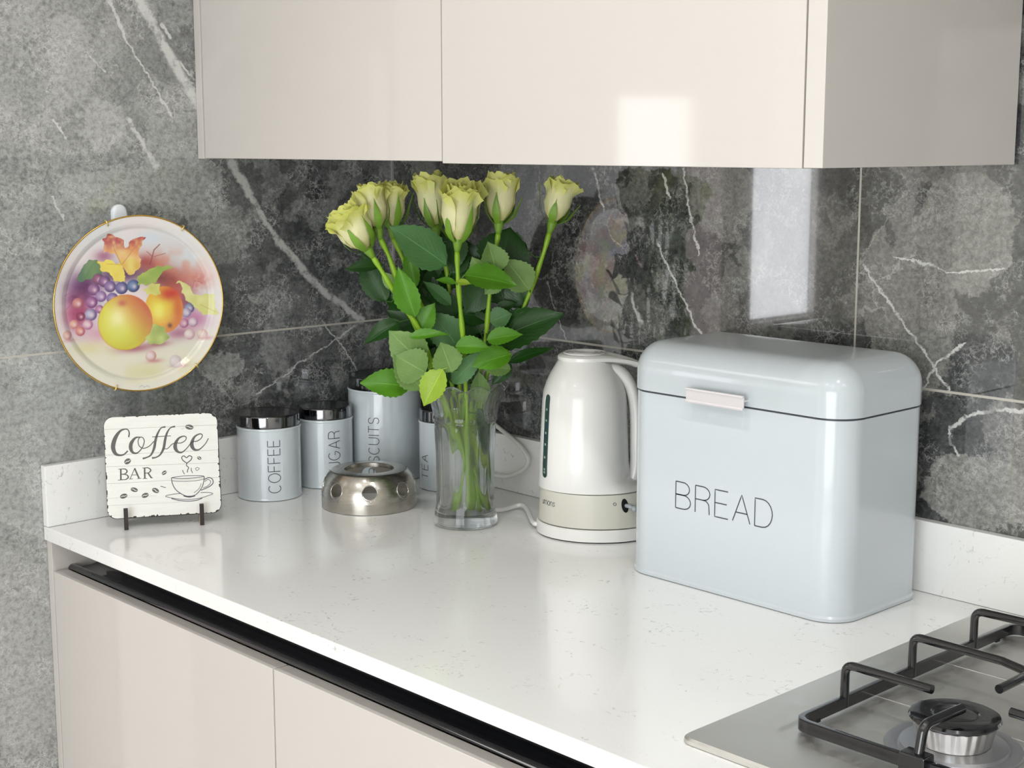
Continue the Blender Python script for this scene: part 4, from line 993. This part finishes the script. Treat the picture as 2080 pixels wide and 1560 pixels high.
for j in range(NA):
    for i in range(NA):
        u_, v_ = -1+2*i/(NA-1), -1+2*j/(NA-1); r = math.hypot(u_, v_)
        if r > 1.004: continue
        if r > .992: u_, v_ = u_/r*.995, v_/r*.995; r = .995
        vid[i, j] = len(verts); verts.append((pn*(rtab[int(r*400)])+pu*(u_*PR)+pv*(v_*PR))); cols.append(AR[j, i])
for (i, j), a in vid.items():
    q = [vid.get(k) for k in ((i, j), (i+1, j), (i+1, j+1), (i, j+1))]
    if None not in q: faces.append(q)
me.from_pydata([tuple(v) for v in verts], [], faces)
ca = me.color_attributes.new('art', 'FLOAT_COLOR', 'POINT'); ca.data.foreach_set('color', np.hstack([np.array(cols), np.ones((len(cols), 1))]).astype(np.float32).ravel())
for p in me.polygons: p.use_smooth = True
me.materials.append(M['paint']); o = bpy.data.objects.new('painted_face', me); COL.objects.link(o); o.parent = e
o['label'] = 'glazed face painted with apples, grapes and autumn leaves'
def pring(r, d, n=96): return [pc+pn*d+pu*(r*math.cos(2*math.pi*k/n))+pv*(r*math.sin(2*math.pi*k/n)) for k in range(n)]
bm = bmesh.new(); loft(bm, [pring(PR*.994, .0080), pring(PR*1.0, .0068), pring(PR*.9, -.0005), pring(PR*.72, -.0035), pring(PR*.60, -.0045), pring(PR*.58, -.0090), pring(PR*.55, -.0090), pring(PR*.54, -.0050), pring(.001, -.0050)], cap0=False)
mk('back', bm, M['hook'], e, smooth=40)
bm = bmesh.new(); loft(bm, [pring(PR*.986, .0083), pring(PR*.992, .0092), pring(PR*1.002, .0088), pring(PR*1.004, .0072), pring(PR*.990, .0070)], loop=True); mk('gold_rim', bm, M['gold'], e, smooth=True)
e = tag(empty('plate_hanger', (PX-.018, pc.y, pc.z)), 'thin brass wire hanger gripping the fruit plate at four points', 'plate hanger')
angs = [math.degrees(math.atan2(-(V_-614)/178, (U_-276)/168)) for U_, V_ in ((217, 455), (368, 458), (218, 782), (382, 748))]
for a in angs:
    a = math.radians(a); d = pu*math.cos(a)+pv*math.sin(a); bm = bmesh.new()
    tube(bm, fillet([pc+d*(PR*.25)-pn*.014, pc+d*(PR*.8)-pn*.010, pc+d*(PR*1.022)+pn*.004, pc+d*(PR*1.018)+pn*.0118, pc+d*(PR*.955)+pn*.0105], .004, 4), .0011, 8); mk('wire_claw', bm, M['brass'], e, smooth=True)
hk = onx(245, 432, .008); e = tag(empty('wall_hook', (.001, hk.y, hk.z)), 'small white adhesive hook on the marble wall, showing above the fruit plate', 'hook')
bm = bmesh.new(); n = 28
def pill(x, s): return [Vector((x, hk.y+s*.0115*math.cos(2*math.pi*k/n), hk.z-.018+s*(.0115*math.sin(2*math.pi*k/n)+(.018 if math.sin(2*math.pi*k/n) >= 0 else -.018)))) for k in range(n)]
loft(bm, [pill(.0005, 1), pill(.005, 1), pill(.0075, .9), pill(.0085, .7)]); mk('plate', bm, M['hook'], e, smooth=40)
bm = bmesh.new(); tube(bm, fillet([(.008, hk.y, hk.z-.028), (.0145, hk.y, hk.z-.032), (.0165, hk.y, hk.z-.024)], .004, 4), .0022, 8); mk('prong', bm, M['hook'], e, smooth=True)

# ------------------------------------------------------------------ coffee sign on its stand
LA, LB = onz(257, 1077), onz(411, 1067); sx_ = (LB-LA).normalized(); sback = Vector((-sx_.y, sx_.x, 0))   # away from the camera
if sback.dot(NH) < 0: sback = -sback
tilt = math.radians(14); su = Vector((0, 0, 1))*math.cos(tilt)+sback*math.sin(tilt); sn = (-sback)*math.cos(tilt)+Vector((0, 0, 1))*math.sin(tilt)
SO = LA+sback*.012
def plane_pt(X, Y):        # point of the sign plane under a pixel of the sign's close view
    d = ray(200+X/6, 830+Y/6); P0 = SO+Vector((0, 0, .014)); t = (P0-CAM).dot(sn)/d.dot(sn); return CAM+d*t
qc = [(76, 98), (1450, 36), (1503, 1262), (92, 1345)]
Q = [plane_pt(*p) for p in qc]; o0 = Q[3]; WW = ((Q[1]-Q[0]).dot(sx_)+(Q[2]-Q[3]).dot(sx_))/2; HH = ((Q[0]-Q[3]).dot(su)+(Q[1]-Q[2]).dot(su))/2
Amat = []; bv = []
for (X, Y), (a, b) in zip(qc, [(0, HH), (WW, HH), (WW, 0), (0, 0)]):
    Amat += [[X, Y, 1, 0, 0, 0, -a*X, -a*Y], [0, 0, 0, X, Y, 1, -b*X, -b*Y]]; bv += [a, b]
hm = np.linalg.solve(np.array(Amat, float), np.array(bv, float))
base_pt = SO+sx_*((Q[3]-SO).dot(sx_)+(Q[0]-SO).dot(sx_))/2; base_pt = Vector((base_pt.x, base_pt.y, 0))+Vector((0, 0, .0135))
def S3(a, b, o): return base_pt+sx_*a+su*b+sn*o
def sg(X, Y, o=0.0):
    w_ = hm[6]*X+hm[7]*Y+1; a = (hm[0]*X+hm[1]*Y+hm[2])/w_; b = (hm[3]*X+hm[4]*Y+hm[5])/w_; return S3(a, b, o)
e = tag(empty('coffee_sign', tuple(base_pt)), 'square white-board sign reading Coffee BAR with cup and beans, by the left upstand', 'sign')
def rr2(w_, h_, r, ins, n=8):
    pts = []
    for sx2, sy2, a0 in ((1, 1, 0), (-1, 1, 90), (-1, -1, 180), (1, -1, 270)):
        for k in range(n+1):
            a = math.radians(a0+90*k/n); pts.append((w_/2+sx2*(w_/2-r)+(r-ins)*math.cos(a), h_/2+sy2*(h_/2-r)+(r-ins)*math.sin(a)))
    return pts
bm = bmesh.new(); loft(bm, [[S3(a, b, o) for a, b in rr2(WW, HH, .013, i_)] for o, i_ in ((-.0045, .0006), (-.004, 0), (-.0008, 0), (0, .0006))]); mk('board', bm, plain('worn_dark_edge', srgb(50, 47, 46), .6, var=.3, scale=60), e, smooth=30)
pr2 = rr2(WW, HH, .013, .0002, 8); dense = []
for i in range(len(pr2)):
    a, b = np.array(pr2[i-1]), np.array(pr2[i]); k = max(1, int(np.linalg.norm(b-a)/.0011))
    dense += [a+(b-a)*j/k for j in range(k)]
rn = random.Random(5); ctr = np.array([WW/2, HH/2]); out = []; chip = 0
for p in dense:
    if rn.random() < .16: chip = rn.uniform(.0, .0026)
    if rn.random() < .25: chip = 0
    low = 1.3 if p[1] < .012 or p[0] > WW-.006 else (.8 if p[0] < .003 else .5)
    chip = max(chip, .0004 if p[1] < .004 or p[0] > WW-.003 else 0)
    d = ctr-p; d = d/np.linalg.norm(d); out.append(p+d*(.0003+chip*low))
bm = bmesh.new(); cv = bm.verts.new(S3(WW/2, HH/2, .00025)); vs = [bm.verts.new(S3(p[0], p[1], .00025)) for p in out]
for i in range(len(vs)): bm.faces.new((vs[i-1], vs[i], cv))
mk('painted_boards', bm, M['signwood'], e)
K = (WW/1400)
def sst(bm, pts, w_, sm=6): stroke(bm, [(p[0], p[1], (p[2] if len(p) > 2 else w_)*1.22+1) for p in pts], w_, sg2, .00045, sm)
def sg2(X, Y, o): return sg(X, Y, o)
bm = bmesh.new()
sst(bm, [(375, 335, 14), (384, 285, 12), (366, 245, 10), (325, 240, 12), (268, 268, 22), (212, 350, 38), (184, 450, 42), (205, 525, 34), (250, 552, 20), (310, 545, 14), (362, 500, 12)], 10)
sst(bm, [(515, 335, 8), (455, 345, 18), (405, 410, 34), (398, 475, 34), (425, 522, 22), (478, 524, 12), (538, 460, 9), (563, 385, 9), (545, 342, 8), (512, 338, 8), (488, 380, 8), (500, 440, 8), (550, 470, 8), (620, 445, 8), (680, 385, 8)], 8)
sst(bm, [(822, 212, 16), (770, 225, 10), (728, 290, 18), (700, 370, 24), (680, 470, 24), (640, 550, 15), (590, 580, 12), (540, 595, 18)], 8)
sst(bm, [(938, 206, 16), (880, 225, 10), (838, 290, 18), (815, 370, 24), (795, 470, 24), (752, 548, 15), (700, 580, 12), (652, 588, 18)], 8)
sst(bm, [(660, 332, 6), (885, 320, 6)], 6, 0)
sst(bm, [(790, 472, 7), (840, 475, 7), (900, 420, 7), (945, 408, 7), (1010, 405, 8), (1062, 372, 8), (1070, 335, 9), (1035, 325, 11), (980, 350, 18), (942, 410, 32), (938, 468, 36), (968, 512, 22), (1020, 518, 12), (1085, 462, 8), (1140, 395, 8), (1200, 385, 8), (1252, 350, 8), (1266, 308, 9), (1232, 298, 11), (1175, 330, 18), (1142, 395, 32), (1142, 448, 36), (1175, 488, 22), (1230, 484, 12), (1300, 420, 8), (1342, 350, 8)], 8)
mk('script_lettering', bm, M['lettergrey'], e)
bm = bmesh.new()
for s_ in ([(270, 722, 15), (268, 852, 15)], [(240, 722), (320, 719)], [(232, 856), (300, 853)], [(560, 708, 15), (560, 836, 15)], [(532, 710), (600, 706)], [(535, 839), (590, 836)],
           [(382, 838, 6), (440, 712, 6)], [(438, 712, 15), (490, 836, 15)], [(405, 795), (470, 791)], [(366, 843), (412, 840)], [(468, 839), (516, 834)], [(600, 770, 15), (640, 830, 13)], [(636, 833), (660, 829)]): sst(bm, s_, 5, 0)
sst(bm, [(275, 720, 5), (325, 722, 9), (346, 750, 13), (322, 778, 8), (275, 784, 5)], 8); sst(bm, [(275, 784, 5), (335, 790, 9), (359, 818, 14), (330, 848, 8), (275, 852, 5)], 8); sst(bm, [(560, 706, 5), (610, 710, 9), (634, 738, 13), (608, 767, 8), (560, 772, 5)], 8)
mk('capital_lettering', bm, M['lettergrey'], e)
bm = bmesh.new()
for pts, w_ in (([(885, 830), (980, 812), (1090, 806), (1200, 805), (1285, 812), (1200, 828), (1090, 836), (980, 838), (885, 830)], 5), ([(885, 830), (897, 905), (945, 985), (1035, 1045), (1100, 1058), (1175, 1042), (1240, 975), (1275, 900), (1287, 815)], 7),
                ([(890, 868), (980, 874), (1080, 872), (1180, 866), (1280, 850)], 4), ([(1290, 852), (1335, 830), (1380, 842), (1394, 890), (1355, 935), (1245, 985)], 8), ([(1290, 878), (1332, 852), (1362, 872), (1356, 905), (1320, 935), (1270, 955)], 5),
                ([(1000, 1022), (900, 1032), (810, 1055), (870, 1075), (1000, 1095), (1120, 1096), (1240, 1080), (1330, 1052), (1390, 1028), (1340, 1012), (1240, 1012)], 5), ([(880, 1085), (980, 1110), (1100, 1118), (1200, 1106), (1260, 1082)], 7),
                ([(1030, 1052), (1100, 1066), (1170, 1052)], 12), ([(1250, 900), (1220, 965), (1160, 1015)], 4),
                ([(1075, 652), (1030, 618), (1013, 582), (1040, 562), (1072, 585), (1105, 560), (1138, 578), (1122, 615), (1075, 652)], 8), ([(1075, 655), (1070, 680), (1096, 705), (1085, 735), (1080, 766)], 7),
                ([(1022, 735), (1030, 760), (1046, 786)], 6), ([(1130, 708), (1128, 735), (1145, 772)], 6), ([(1180, 715), (1205, 704), (1226, 720), (1195, 742), (1180, 715)], 4), ([(750, 932), (775, 938), (790, 945), (815, 950)], 6)): sst(bm, pts, w_)
mk('cup_drawing', bm, M['print'], e)
for cx, cy, a, b, ro in ((1112, 215, 50, 30, 8), (355, 628, 44, 32, -35), (798, 768, 34, 22, -40), (428, 975, 45, 27, 14), (297, 1053, 47, 29, -20), (560, 1045, 45, 29, -22), (688, 985, 45, 29, 25), (1228, 590, 27, 19, 25)):
    r_ = math.radians(ro); c_, s_ = math.cos(r_), math.sin(r_); bm = bmesh.new(); bmw = bmesh.new()
    v0 = bm.verts.new(sg(cx, cy, .00045)); vs = [bm.verts.new(sg(cx+a*math.cos(q)*c_-b*math.sin(q)*s_, cy+a*math.cos(q)*s_+b*math.sin(q)*c_, .00045)) for q in [2*math.pi*k/20 for k in range(20)]]
    for i in range(20): bm.faces.new((vs[i-1], vs[i], v0))
    stroke(bmw, [(cx-a*c_*.95, cy-a*s_*.95, 2), (cx-a*.3*c_+b*.18*s_, cy-a*.3*s_-b*.18*c_, 8), (cx+a*.3*c_-b*.18*s_, cy+a*.3*s_+b*.18*c_, 8), (cx+a*c_*.95, cy+a*s_*.95, 2)], 6, sg2, .0006)
    bo = mk('bean_print', bm, M['lettergrey'], e); mk('crease', bmw, M['signwood'], bo)
bm = bmesh.new()
for s_ in ([(82, 243), (1452, 188)], [(84, 553), (1446, 490)], [(95, 694), (1462, 645)], [(95, 902), (1480, 826)], [(100, 1080), (700, 1050)], [(110, 1170), (1000, 1130)]): stroke(bm, s_, 4 if s_[0][1] < 1000 else 2.5, sg2, .00035, 0)
mk('board_joints', bm, plain('joint_grey', srgb(176, 175, 168), .7), e)
e = tag(empty('sign_stand', (LA.x, LA.y, 0)), 'small dark easel stand with two feet holding up the coffee sign', 'stand')
for P0 in (LA, LB):
    bm = bmesh.new(); fwd = -sback; hw = .0029
    pts2 = [(-.0005, .0002), (-.0005, .0105), (.0035, .0345) if False else (-.0005, .030), (.0045, .030), (.0045, .0100), (.040, .0100), (.075, .150), (.082, .150), (.060, .0002)]
    pts2 = [(0, .0004), (0, .0300), (.0052, .0300), (.0060, .0120), (.040, .0110), (.052, .060), (.058, .058), (.052, .0004)]
    base3 = Vector((P0.x, P0.y, 0))
    R_ = [[base3+sx_*s_+sback*(a-.0)+Vector((0, 0, z)) for a, z in pts2] for s_ in (-hw*2, hw*.0+hw*.0)]
    R_ = [[base3+sx_*s_+sback*a+Vector((0, 0, z)) for a, z in pts2] for s_ in (-hw, hw)]
    loft(bm, R_); o = mk('foot', bm, [M['stand'], M['stand_side']], e)
    for p in o.data.polygons:
        if abs(p.normal.dot(sx_)) > .9: p.material_index = 1

# ------------------------------------------------------------------ downlights in the ceiling
for i, (x, y) in enumerate(DOWN):
    e = tag(empty('downlight', (x, y, ZC)), 'round recessed ceiling downlight over the worktop run' if y > -1.5 else 'round recessed ceiling downlight over the kitchen floor', 'light',
            'downlights over the worktop' if y > -1.5 else 'downlights over the floor')
    bm = bmesh.new(); lathe(bm, (x, y), [(.036, ZC-.0002), (.042, ZC-.0005), (.043, ZC-.003), (.036, ZC-.004), (.033, ZC-.002)], 40, loop=True); mk('bezel', bm, M['chrome'], e, smooth=40)
    bm = bmesh.new(); lathe(bm, (x, y), [(.031, ZC-.0005), (.031, ZC-.002), (.001, ZC-.0022)], 32); mk('lamp', bm, M['bulb'], e)
